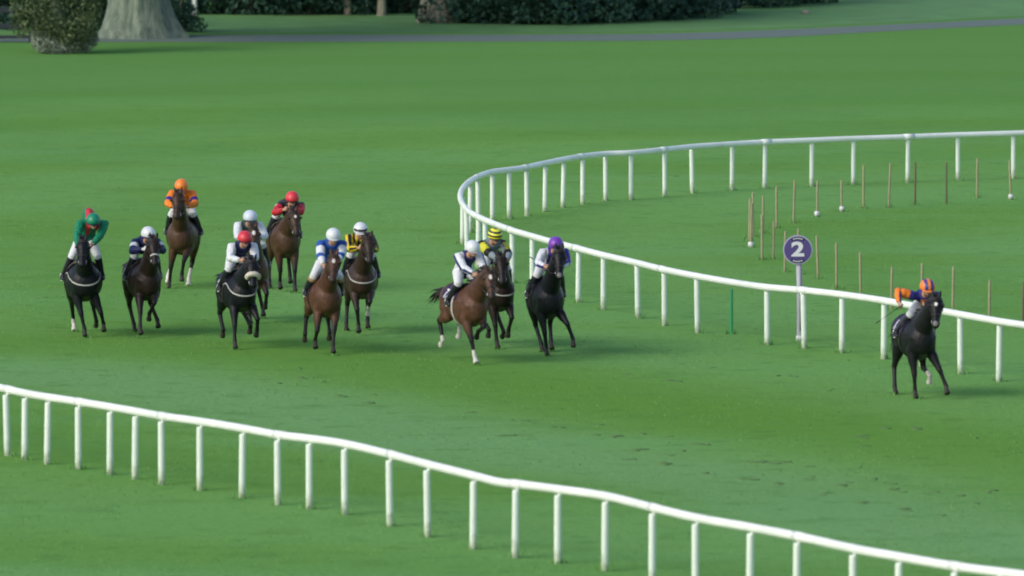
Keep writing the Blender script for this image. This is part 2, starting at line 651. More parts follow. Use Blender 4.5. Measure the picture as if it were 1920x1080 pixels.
def build_rail(name, label, line, posts, inside):
    root = empty(name, (line[0].x, line[0].y, 0))
    tag(root, label, 'running rail', 'white running rails')
    base = Vector((line[0].x, line[0].y, 0))
    bm = bmesh.new()
    tube(bm, [p - base for p in line], [(0.068, 0.062)] * len(line), 12, Vector((0, 0, 1)))
    rail_o = link('rail', to_mesh(bm), M['rail'], root)
    count = 0
    # joint sleeves where rail lengths meet
    n_ext = min(range(len(line)), key=lambda i: proj_x(line[i])) if inside else None
    for px in posts:
        if inside:
            p, i = point_on(line, abs(px), *((0, n_ext) if px > 0 else (n_ext, len(line) - 1)))
        else:
            p, i = point_on(line, px, 0, len(line) - 1)
        if p is None:
            continue
        t = (line[i + 1] - line[i]).normalized()
        nrm = Vector((-t.y, t.x, 0))      # side away from the racing line
        if inside:
            nrm = -nrm if nrm.dot(Vector((20, 235, 0)) - Vector((p.x, p.y, 0))) < 0 else nrm
        else:
            nrm = -nrm if nrm.y > 0 else nrm
        foot = p + nrm * 0.045
        feet.append(Vector((foot.x, foot.y, 0)))
        count += 1
        if count % 3 == 1:        # sleeve where two lengths of tube are joined
            bj = bmesh.new()
            tube(bj, [p - base - t * 0.14, p - base + t * 0.14], [(0.0745, 0.0685)] * 2, 12, Vector((0, 0, 1)))
            link('joint', to_mesh(bj), M['rail'], rail_o)
        o = link('post', make_post(RAIL_Z - 0.07, R(rng.gauss(0, 0.7)), R(rng.gauss(0, 0.7)), -nrm * 0.045), M['post'], root)
        o.location = (foot.x - base.x, foot.y - base.y, 0)
    return root


build_rail('running_rail', 'white plastic running rail sweeping round the inside of the bend behind the runners', inside_line, INSIDE_POSTS, True)
build_rail('running_rail', 'white plastic running rail crossing the near side of the track below the runners', near_line, NEAR_POSTS, False)

# ------------------------------------------------------------------ stakes inside the bend
FAR_STAKES = [(1405, 371, 452, 0, 0), (1412, 360, 444, 0, 1), (1431, 367, 437, 0, 0), (1456, 349, 428, 0, 0), (1488, 337, 418, 0, 0), (1532, 338, 406, 1, 0),
              (1578.5, 337, 397, 1, 0), (1619, 309, 391, 0, 0), (1666.5, 305, 389, 0, 0), (1715.5, 303, 384, 0, 2), (1774.5, 303, 383, 0, 2), (1832, 296, 371, 0, 0),
              (1895.5, 300, 374, 1, 0)]
NEAR_STAKES = [(1408, 380, 464, 1, 0), (1429, 402, 487, 0, 0), (1450, 414, 486, 0, 0), (1471.5, 432, 510, 0, 0), (1499, 428, 514, 0, 0), (1534, 441, 523, 0, 0), (1568.5, 454, 542, 0, 0),
               (1613.5, 472, 555, 0, 0), (1671, 500, 580, 0, 0), (1728, 492, 580, 0, 0), (1786.5, 499, 584, 0, 0), (1855, 524, 607, 0, 0), (1917, 527, 612, 0, 2)]
ORD = ['first', 'second', 'third', 'fourth', 'fifth', 'sixth', 'seventh', 'eighth', 'ninth', 'tenth', 'eleventh', 'twelfth', 'thirteenth']
for row, lst in (('back', FAR_STAKES), ('front', NEAR_STAKES)):
    for i, (px, y0, y1, wb, dk) in enumerate(lst):
        g = at(px, y1)
        h = (y1 - y0) / (0.0661 * (y1 + 825))
        o = empty('wooden_stake', g, R(rng.uniform(0, 90)))
        lab = f'{ORD[i]} thin wooden stake from the left in the {row} row inside the bend'
        if wb:
            lab = f'thin wooden stake with a white foot, {ORD[i]} from the left in the {row} row'
        elif dk == 2:
            lab = f'dark thin wooden stake, {ORD[i]} from the left in the {row} row inside the bend'
        elif dk == 1:
            lab = f'reddish thin wooden stake, {ORD[i]} from the left in the {row} row inside the bend'
        feet.append(g.copy())
        tag(o, lab, 'stake', 'wooden stakes inside the bend')
        bm = bmesh.new()
        a, b2 = R(rng.gauss(0, 1.0)), R(rng.gauss(0, 1.0))
        tube(bm, [(0, 0, -0.1), (0, 0, 0.02), (0, 0, h * 0.6), (0, 0, h - 0.03), (0, 0, h)], [0.028, 0.028, 0.027, 0.026, 0.012], 8)
        bm.transform(Matrix.Rotation(a, 4, 'X') @ Matrix.Rotation(b2, 4, 'Y'))
        link('shaft', to_mesh(bm), M['stake_dark'] if dk == 2 else M['stake'], o)
        if wb:
            bm = bmesh.new()
            vs = box(bm, (0, 0, 0.06), (0.10, 0.10, 0.13))
            bmesh.ops.bevel(bm, geom=bm.edges[:], offset=0.012, segments=2, affect='EDGES')
            link('foot', to_mesh(bm), M['white_mark'], o)

# green marker post behind the near arm of the inside rail
g = at(1371.5, 626)
bm = bmesh.new()
tube(bm, [(0, 0, -0.1), (0, 0, 0), (0, 0, 0.45), (0, 0, 0.86), (0, 0, 0.89)], [(0.038, 0.03)] * 4 + [(0.02, 0.016)], 10)
o = link('marker_post', to_mesh(bm), M['green_paint'])
o.location = g
tag(o, 'bright green marker post standing under the inside running rail', 'marker post')

# ------------------------------------------------------------------ furlong marker
def text_mesh(s, size, extrude=0.004, bold=0.0):
    cu = bpy.data.curves.new('text', 'FONT')
    cu.body = s
    cu.size = size
    cu.align_x = 'CENTER'
    cu.align_y = 'CENTER'
    cu.extrude = extrude
    cu.offset = bold
    o = bpy.data.objects.new('text', cu)
    COL.objects.link(o)
    dg = bpy.context.evaluated_depsgraph_get()
    me = bpy.data.meshes.new_from_object(o.evaluated_get(dg))
    bpy.data.objects.remove(o)
    return me


g = at(1499.5, 639)
fm = empty('furlong_marker', g)
tag(fm, 'purple round furlong marker with a white number 2 on a grey pole', 'marker sign')
bm = bmesh.new()
tube(bm, [(0, 0, -0.2), (0, 0, 0), (0, 0, 0.8), (-0.02, 0, 1.55)], [0.06, 0.06, 0.057, 0.055], 16)
link('pole', to_mesh(bm), M['pole'], fm)
bm = bmesh.new()
tube(bm, [(0.0, -0.003, 0.0), (0.0, -0.003, 0.1)], [0.075, 0.07], 16)
link('collar', to_mesh(bm), M['white_mark'], fm)
bm = bmesh.new()
box(bm, (0.012, -0.058, 0.85), (0.03, 0.008, 1.3))
link('pole_stripe', to_mesh(bm), mat('dark_pole_strip', (0.16, 0.15, 0.22), 0.6), fm)
DZ = 1.775


def disc(name, r, y0, y1, material, parent):
    bm = bmesh.new()
    tube(bm, [(0, y0, 0), (0, y1, 0)], [r, r], 48, Vector((0, 0, 1)))
    o = link(name, to_mesh(bm), material, parent, False)
    o.location = (-0.045, -0.06, DZ)
    return o


rim = disc('rim', 0.285, -0.012, 0.016, mat('pale_rim', (0.38, 0.36, 0.5), 0.5), fm)
dd = disc('disc', 0.262, -0.022, -0.012, M['disc'], fm)
me = text_mesh('2', 0.40, 0.003, 0.014)
nb = link('number', me, M['white_mark'], dd, False)
nb.rotation_euler = (R(90), 0, 0)
nb.scale = (1.25, 0.95, 1)
nb.location = (0.0, -0.027, 0.0)
for s in (1, -1):
    bm = bmesh.new()
    for k in range(7):
        a = R(90 * s + (k - 3) * 7.0)
        box(bm, (0.225 * math.cos(a), -0.026, 0.225 * math.sin(a)), (0.018, 0.006, 0.026 - 0.006 * (k % 2)), Matrix.Rotation(-a + R(90), 3, 'Y'))
    link('lettering', to_mesh(bm), M['white_mark'], dd, False)
    bm = bmesh.new()
    rr = [[Vector((r_ * math.cos(R(90 * s + a)), -0.0245, r_ * math.sin(R(90 * s + a)))) for r_ in (0.195, 0.258)] for a in range(-34, 35, 4)]
    vs = [[bm.verts.new(p) for p in r_] for r_ in rr]
    for a, b2 in zip(vs[:-1], vs[1:]):
        bm.faces.new((a[0], a[1], b2[1], b2[0]))
    link('band', to_mesh(bm), M['disc_dark'], dd, False)


feet.append(at(1371.5, 626))
feet.append(g.copy())

# ------------------------------------------------------------------ trees, shrubs and fence beyond the path
def leaf_cloud(clumps, n, size, seed):
    """clumps: (centre, radii); many small leaf-sized faces spread through them"""
    r = np.random.RandomState(seed)
    w = np.array([c[1][0] * c[1][1] * c[1][2] for c in clumps]) ** 0.67
    w = w / w.sum()
    idx = r.choice(len(clumps), n, p=w)
    d = r.normal(size=(n, 3))
    d /= np.linalg.norm(d, axis=1)[:, None]
    rad = 0.55 + 0.5 * r.rand(n) ** 0.6
    cen = np.array([tuple(c[0]) for c in clumps])[idx]
    rr = np.array([tuple(c[1]) for c in clumps])[idx]
    p = cen + d * rr * rad[:, None]
    p += 0.18 * rr * np.sin(p * 3.1 + r.rand(3) * 6)[:, [1, 2, 0]]
    t = r.normal(size=(n, 3))
    t /= np.linalg.norm(t, axis=1)[:, None]
    b = np.cross(t, r.normal(size=(n, 3)))
    b /= np.linalg.norm(b, axis=1)[:, None]
    s = size * (0.6 + 0.8 * r.rand(n))[:, None]
    q = np.stack([p - t * s, p + b * s * 0.45, p + t * s, p - b * s * 0.45], 1).reshape(-1, 3)
    q[:, 2] = np.maximum(q[:, 2], 0.01)
    me = bpy.data.meshes.new('leaves')
    me.from_pydata(q.tolist(), [], [(4 * i, 4 * i + 1, 4 * i + 2, 4 * i + 3) for i in range(n)])
    return me


def trunk_mesh(h, r0, r1, flute, seed, lean=(0, 0), flare=0.5):
    r = random.Random(seed)
    ph = [r.uniform(0, 6.28) for _ in range(4)]
    bm = bmesh.new()
    rings = []
    N = 40
    for i in range(17):
        t = i / 16
        z = -0.2 + (h + 0.2) * t ** 1.6
        f = math.exp(-max(z, 0) / 0.7)
        rad = (r0 + (r1 - r0) * t) * (1 + flare * f)
        ring = []
        for k in range(N):
            a = 2 * math.pi * k / N
            m = 1 + flute * (0.6 + f) * (0.55 * math.sin(5 * a + ph[0]) + 0.35 * math.sin(9 * a + ph[1]) + 0.2 * math.sin(14 * a + ph[2] + 0.4 * z)) + 0.05 * math.sin(3 * a + z * 1.2 + ph[3])
            ring.append(Vector((lean[0] * z + rad * m * math.cos(a), lean[1] * z + rad * m * math.sin(a), z)))
        rings.append(ring)
    loft(bm, rings)
    # limbs
    for k in range(6):
        z0 = h * r.uniform(0.55, 0.97)
        a = r.uniform(0, 6.28)
        l = h * r.uniform(0.25, 0.45)
        p0 = Vector((lean[0] * z0, lean[1] * z0, z0))
        tube(bm, [p0, p0 + Vector((math.cos(a) * l * 0.45, math.sin(a) * l * 0.45, l * 0.30)), p0 + Vector((math.cos(a) * l, math.sin(a) * l, l * 0.75))], [r1 * 0.55, r1 * 0.36, r1 * 0.12], 8)
    return to_mesh(bm, 'trunk')


def crown_clumps(h, spread, n, seed, zmin):
    r = random.Random(seed)
    out = []
    for k in range(n):
        a = r.uniform(0, 6.28)
        d = spread * r.random() ** 0.6
        z = r.uniform(zmin, h)
        q = r.uniform(0.22, 0.42) * spread
        out.append((Vector((d * math.cos(a), d * math.sin(a), z)), (q, q, q * 0.7)))
    return out


def tree(name, label, cat, px, py, trunk, trunk_mat, crown, leaf, group=None):
    o = empty(name, at(px, py))
    tag(o, label, cat, group)
    link('trunk', trunk, M[trunk_mat], o)
    link('crown', crown, M[leaf], o, False)
    return o


# the two huge old trunks


def streaky_bark(name, c0, c1):
    m, nt, b = new_mat(name)
    b.inputs['Roughness'].default_value = 0.95
    tc = nt.nodes.new('ShaderNodeTexCoord')
    mp = nt.nodes.new('ShaderNodeMapping')
    mp.inputs['Scale'].default_value = (5.0, 5.0, 0.9)
    no = nt.nodes.new('ShaderNodeTexNoise')
    no.inputs['Scale'].default_value = 1.1
    no.inputs['Detail'].default_value = 7
    no.inputs['Roughness'].default_value = 0.7
    cr = nt.nodes.new('ShaderNodeValToRGB')
    cr.color_ramp.elements[0].position = 0.36
    cr.color_ramp.elements[0].color = (*c0, 1)
    cr.color_ramp.elements[1].position = 0.62
    cr.color_ramp.elements[1].color = (*c1, 1)
    bp = nt.nodes.new('ShaderNodeBump')
    bp.inputs['Strength'].default_value = 1.0
    bp.inputs['Distance'].default_value = 0.08
    for a, c in ((tc.outputs['Object'], mp.inputs[0]), (mp.outputs[0], no.inputs['Vector']), (no.outputs[0], cr.inputs[0]), (cr.outputs[0], b.inputs['Base Color']), (no.outputs[0], bp.inputs['Height']), (bp.outputs[0], b.inputs['Normal'])):
        nt.links.new(a, c)
    return m


M['grey_bark'] = streaky_bark('grey_green_bark', (0.065, 0.105, 0.085), (0.21, 0.255, 0.19))
M['pale_bark'] = streaky_bark('pale_bark', (0.13, 0.13, 0.10), (0.29, 0.28, 0.21))
# ivy-clad tree on the left, in front of the path
cl = [(Vector((0.35, -0.2, 1.25)), (1.05, 0.9, 0.75)), (Vector((-0.55, -0.3, 1.5)), (0.75, 0.7, 0.85)), (Vector((0.95, 0.0, 0.85)), (0.55, 0.6, 0.65)), (Vector((0.1, 0.1, 2.4)), (1.3, 1.2, 0.8)),
      (Vector((-0.95, 0.1, 0.9)), (0.35, 0.4, 0.45)), (Vector((0.55, -0.45, 0.75)), (0.6, 0.3, 0.4)), (Vector((-0.3, -0.5, 0.95)), (0.7, 0.3, 0.4)), (Vector((-0.9, -0.1, 1.6)), (0.4, 0.5, 0.7)), (Vector((1.15, 0, 1.5)), (0.4, 0.5, 0.8)), (Vector((-0.6, 0, 3.2)), (1.4, 1.2, 0.9)), (Vector((0.9, 0, 3.4)), (1.3, 1.1, 0.9)), (Vector((0, 0, 4.4)), (1.5, 1.3, 0.9))]
bt = tree('bushy_tree', 'low bushy olive green tree at the edge of the turf, pale growth round its foot', 'tree', 104, 100,
          trunk_mesh(3.8, 0.30, 0.16, 0.12, 3, (0.05, 0), 0.4), 'grey_bark', leaf_cloud(cl, 17000, 0.058, 4), 'leaf_olive')
low = [(Vector((-0.15, -0.15, 0.28)), (0.62, 0.5, 0.34)), (Vector((-0.4, 0, 0.5)), (0.42, 0.4, 0.32)), (Vector((0.45, -0.1, 0.42)), (0.5, 0.45, 0.36)), (Vector((0.9, 0.1, 0.4)), (0.35, 0.4, 0.35))]
link('lower_foliage', leaf_cloud(low, 9000, 0.04, 77), M['leaf_pale'], bt, False)
tree('giant_tree', 'huge old tree with a broad fluted grey green trunk beside the olive tree', 'tree', 268, 70,
     trunk_mesh(7.5, 1.02, 0.55, 0.13, 11, (-0.06, 0), 0.36), 'grey_bark', leaf_cloud(crown_clumps(10.5, 5.0, 16, 5, 5.0), 7000, 0.20, 6), 'leaf_blue', 'large trees beyond the path')
tree('giant_tree', 'large old tree with a pale beige trunk rising among the dark shrubs', 'tree', 828, 41,
     trunk_mesh(7.0, 0.72, 0.42, 0.09, 21, (0.03, 0), 0.30), 'pale_bark', leaf_cloud(crown_clumps(10.0, 4.6, 14, 15, 4.6), 6000, 0.20, 16), 'leaf_dark', 'large trees beyond the path')
for k, (px, py, rr, lab) in enumerate(((652, 28, 0.13, 'thin young tree with a short pale trunk among the dark shrubs'), (716, 30, 0.15, 'slender tree with a pale straight trunk left of the beige trunk'))):
    tree('slender_tree', lab, 'tree', px, py, trunk_mesh(5.0, rr, 0.07, 0.03, 30 + k, (0.02, 0), 0.2), 'pale_bark',
         leaf_cloud(crown_clumps(6.5, 1.8, 9, 40 + k, 3.0), 2600, 0.14, 50 + k), 'leaf_dark', 'slender trees among the shrubs')

# row of dark evergreen shrubs
SHRUBS = [(-40, 50, 1.5), (25, 52, 1.5), (95, 56, 1.4), (172, 52, 1.2), (332, 60, 0.95), (395, 26, 1.7), (455, 27, 1.6), (520, 26, 1.8), (590, 27, 1.5), (648, 20, 1.4), (700, 20, 1.6), (755, 24, 1.4), (890, 43, 1.6), (945, 44, 1.6), (1005, 45, 1.7),
          (1065, 43, 1.6), (1125, 41, 1.7), (1185, 37, 1.5), (1245, 34, 1.6), (1305, 26, 1.4), (1365, 16, 1.4), (1430, 11, 1.4), (1500, 6, 1.3)]
ORDS = ['first', 'second', 'third', 'fourth', 'fifth', 'sixth', 'seventh', 'eighth', 'ninth', 'tenth', 'eleventh', 'twelfth', 'thirteenth', 'fourteenth', 'fifteenth', 'sixteenth', 'seventeenth', 'eighteenth', 'nineteenth', 'twentieth', 'twenty-first', 'twenty-second', 'last']
shrub_meshes = []
for k in range(5):
    r = random.Random(60 + k)
    cl = []
    for q in range(9):
        a = r.uniform(0, 6.28)
        d = r.uniform(0, 0.75)
        rr = r.uniform(0.4, 0.7)
        cl.append((Vector((d * math.cos(a), 0.6 * d * math.sin(a), r.uniform(0.35, 2.2))), (rr, rr, rr * r.uniform(0.6, 1.0))))
    cl += [(Vector((x, -0.1, 0.28)), (0.5, 0.45, 0.3)) for x in (-0.7, 0.0, 0.7)]
    st = bmesh.new()
    for q in range(5):
        a = r.uniform(0, 6.28)
        tube(st, [(0.1 * math.cos(a), 0.1 * math.sin(a), -0.1), (0.3 * math.cos(a), 0.3 * math.sin(a), 0.7), (0.55 * math.cos(a), 0.55 * math.sin(a), 1.6)], [0.05, 0.04, 0.015], 7)
    shrub_meshes.append((leaf_cloud(cl, 6500, 0.062, 80 + k), to_mesh(st, 'stem')))
for k, (px, py, sc) in enumerate(SHRUBS):
    o = empty('evergreen_shrub', at(px, py), R(rng.uniform(-30, 30)))
    o.scale = (sc * rng.uniform(0.9, 1.15), sc, sc * rng.uniform(0.85, 1.15))
    tag(o, f'dark evergreen shrub, {ORDS[k]} from the left in the row under the trees', 'shrub', 'dark shrubs along the far edge')
    lm, sm = shrub_meshes[k % 5]
    link('foliage', lm, M['leaf_blue'] if k in (4, 12, 15) else M['leaf_dark'], o, False)
    link('stem', sm, M['bark'], o)
# the wood behind reads as one dark mass
cl = []
r = random.Random(99)
for k in range(90):
    px = -150 + 1700 * k / 89
    c = at(px, 4 - 12 * max(0, (px - 1250) / 300))
    cl.append((Vector((c.x + r.uniform(-.5, .5), c.y + r.uniform(2, 9), r.uniform(0.6, 6.5))), (r.uniform(0.9, 1.6), r.uniform(0.9, 1.6), r.uniform(0.8, 1.6))))
    cl.append((Vector((c.x + r.uniform(-.5, .5), c.y + r.uniform(3, 9), 0.8)), (1.0, 1.0, 0.9)))
woods = link('woodland', leaf_cloud(cl, 24000, 0.20, 123), M['leaf_dark'], None, False)
tag(woods, 'dark dense woodland undergrowth behind the shrubs and large trees', 'woodland', kind='stuff')

# white post and pale stone under the trees, dark rail fence at the far left
bm = bmesh.new()
tube(bm, [(0, 0, -0.2), (0, 0, 0), (0, 0, 1.2), (0, 0, 1.27), (0, 0, 1.30)], [0.085, 0.085, 0.085, 0.075, 0.03], 14)
o = link('white_post', to_mesh(bm), M['rail'])
o.location = at(365, 28)
tag(o, 'short white post on the verge right of the huge grey trunk', 'post')
bm = bmesh.new()
bmesh.ops.create_icosphere(bm, subdivisions=3, radius=0.16)
for v in bm.verts:
    v.co *= 1 + 0.35 * noise.noise(v.co * 6)
    v.co.z = v.co.z * 0.55 + 0.05
o = link('stone', to_mesh(bm), M['pale_bark'])
o.location = at(1510, 26)
tag(o, 'small pale stone lying on the verge beyond the path', 'stone')
fo = empty('rail_fence', at(-20, 80))
tag(fo, 'dark wooden rail fence beside the olive tree at the far left', 'fence')
for z, hgt in ((0.18, 0.10), (0.52, 0.17), (1.02, 0.17), (1.5, 0.16)):
    bm = bmesh.new()
    box(bm, (0, 0, z), (2.9, 0.05, hgt), Matrix.Rotation(R(rng.uniform(-0.7, 0.7)), 3, 'Y'))
    bmesh.ops.bevel(bm, geom=bm.edges[:], offset=0.01, segments=1, affect='EDGES')
    link('board', to_mesh(bm), M['dark_fence'], fo, False)
for x in (-1.3, 0.05, 1.3):
    bm = bmesh.new()
    box(bm, (x, 0.09, 0.75), (0.12, 0.12, 1.8))
    bmesh.ops.bevel(bm, geom=bm.edges[:], offset=0.012, segments=1, affect='EDGES')
    link('post', to_mesh(bm), M['dark_fence'], fo, False)

# ------------------------------------------------------------------ clods kicked out of the turf by hooves
def clods():
    r = random.Random(5)
    spots = []
    for u, v in ((270, 285), (490, 325), (715, 308), (695, 370), (820, 378), (970, 366), (985, 457), (880, 517), (1110, 545), (1360, 430), (1215, 467), (1145, 492), (1355, 600), (1615, 640),
                 (1800, 665), (1815, 533), (1680, 535), (1785, 15), (1175, 50), (180, 375), (1135, 380)):
        spots.append((900 + u / 3.2, 700 + v / 3.2, 1.0))
    for u, v in ((60, 430), (230, 428), (400, 455), (30, 540), (200, 565), (420, 520), (650, 555), (600, 575), (500, 620), (740, 680), (1000, 722), (930, 605), (920, 565), (800, 540), (1450, 690), (1350, 640),
                 (1450, 275), (1080, 215), (700, 268), (740, 325), (880, 215), (1190, 615), (1530, 620), (1240, 765)):
        spots.append((1400 + u / 3.375, 740 + v / 3.375, 0.85))
    for u, v in ((1135, 60), (1210, 72), (1045, 78), (1265, 122), (1400, 122), (1385, 153), (1760, 187)):
        spots.append((u / 2, 680 + v / 2, 0.9))
    for px, py in ((150, 464), (180, 475), (222, 353), (500, 365), (1020, 325), (1268, 331), (1415, 310), (1690, 305), (1735, 306), (1865, 306), (620, 610), (1095, 640), (60, 390), (215, 270), (410, 430),
                   (70, 560), (120, 600), (380, 600), (560, 690), (760, 640), (810, 660), (1180, 700), (1330, 690), (1480, 705), (1560, 730), (1240, 660)):
        spots.append((px, py, 0.6))
    for k in range(70):
        spots.append((r.uniform(100, 1900), 560 + 330 * r.random(), r.uniform(0.2, 0.5)))
    bm = bmesh.new()
    for px, py, sc in spots:
        lim = 720 + (px - 0) * 0.17
        if py > lim + 60:
            continue
        c = at(px, py)
        for q in range(r.choice((1, 2, 3)) if sc > 0.5 else 1):
            cc = c + Vector((r.uniform(-0.16, 0.16), r.uniform(-0.35, 0.35), 0)) * (1 if q else 0)
            L, W, H = sc * r.uniform(0.06, 0.14), sc * r.uniform(0.06, 0.12), sc * r.uniform(0.012, 0.028)
            res = bmesh.ops.create_icosphere(bm, subdivisions=2, radius=1.0)
            off = Vector((r.uniform(-9, 9), r.uniform(-9, 9), 0))
            for v in res['verts']:
                n_ = 1 + 0.5 * noise.noise(v.co * 1.7 + off)
                v.co = Vector((v.co.x * L * n_, v.co.y * W * n_, max(v.co.z, -0.15) * H * n_)) + cc
    me = to_mesh(bm, 'clods')
    o = link('turf_clods', me, mat('dark_turf_clods', (0.085, 0.175, 0.050), 0.95, 30, 0.5, 0.6))
    tag(o, 'dark clods of turf kicked up by hooves across the track', 'turf clods', kind='stuff')


clods()

# ------------------------------------------------------------------ horses
BLACK, DBAY, BAY, BRIGHT, BROWN = (0.0055, 0.0068, 0.0105), (0.020, 0.0125, 0.011), (0.062, 0.032, 0.019), (0.084, 0.040, 0.025), (0.018, 0.011, 0.010)
WHITE = (0.50, 0.49, 0.45)
DROP = Vector((0, 0, -0.10))        # a galloping body runs lower than a standing one

# (x, z centre, half width, half height) of the trunk
TRUNK = [(-0.86, 1.25, 0.07, 0.10), (-0.80, 1.26, 0.16, 0.19), (-0.68, 1.29, 0.235, 0.255), (-0.52, 1.30, 0.27, 0.285), (-0.34, 1.265, 0.265, 0.285),
         (-0.14, 1.225, 0.270, 0.295), (0.08, 1.195, 0.285, 0.325), (0.26, 1.20, 0.280, 0.365), (0.42, 1.22, 0.255, 0.365), (0.56, 1.24, 0.225, 0.320),
         (0.68, 1.22, 0.19, 0.26), (0.77, 1.20, 0.12, 0.17), (0.80, 1.20, 0.05, 0.08)]


class Horse:
    pass


def horse_frame(s):
    """place the horse: its chest under one image column, its planted hoof on the grass at one image row"""
    h = Horse()
    h.yaw = R(s['yaw'])
    h.fw = Vector((math.sin(h.yaw), -math.cos(h.yaw), 0))
    h.lf = Vector((math.cos(h.yaw), math.sin(h.yaw), 0))
    fpx, fpy, ff, fh = s['plant']
    Y = at(fpx, fpy, fh).y + ff * math.cos(h.yaw)
    ych = Y - 0.70 * math.cos(h.yaw)
    d = ray(s['chest'], 550)
    xch = d.x / d.y * ych
    h.loc = Vector((xch - 0.70 * math.sin(h.yaw), Y, 0))
    h.rz = h.yaw - math.pi / 2
    return h


def local(h, px, py, f):
    """point at the distance f ahead of the horse's middle that shows at (px, py); in the horse's own axes"""
    d = ray(px, py)
    o = Vector((0, 0, CAM_H))
    t = (f - (o - h.loc).dot(h.fw)) / d.dot(h.fw)
    p = o + d * t - h.loc
    return Vector((p.dot(h.fw), p.dot(h.lf), p.z))


def trunk_ring(x, zc, w, hh, n=28):
    pts = []
    for k in range(n):
        a = 2 * math.pi * k / n
        s, c = math.sin(a), math.cos(a)
        ww = w * (1 - 0.20 * max(s, 0) ** 2 - 0.10 * max(-s, 0) ** 2)
        pts.append(Vector((x, ww * math.copysign(abs(c) ** 0.85, c), zc + hh * math.copysign(abs(s) ** 0.92, s))))
    return pts


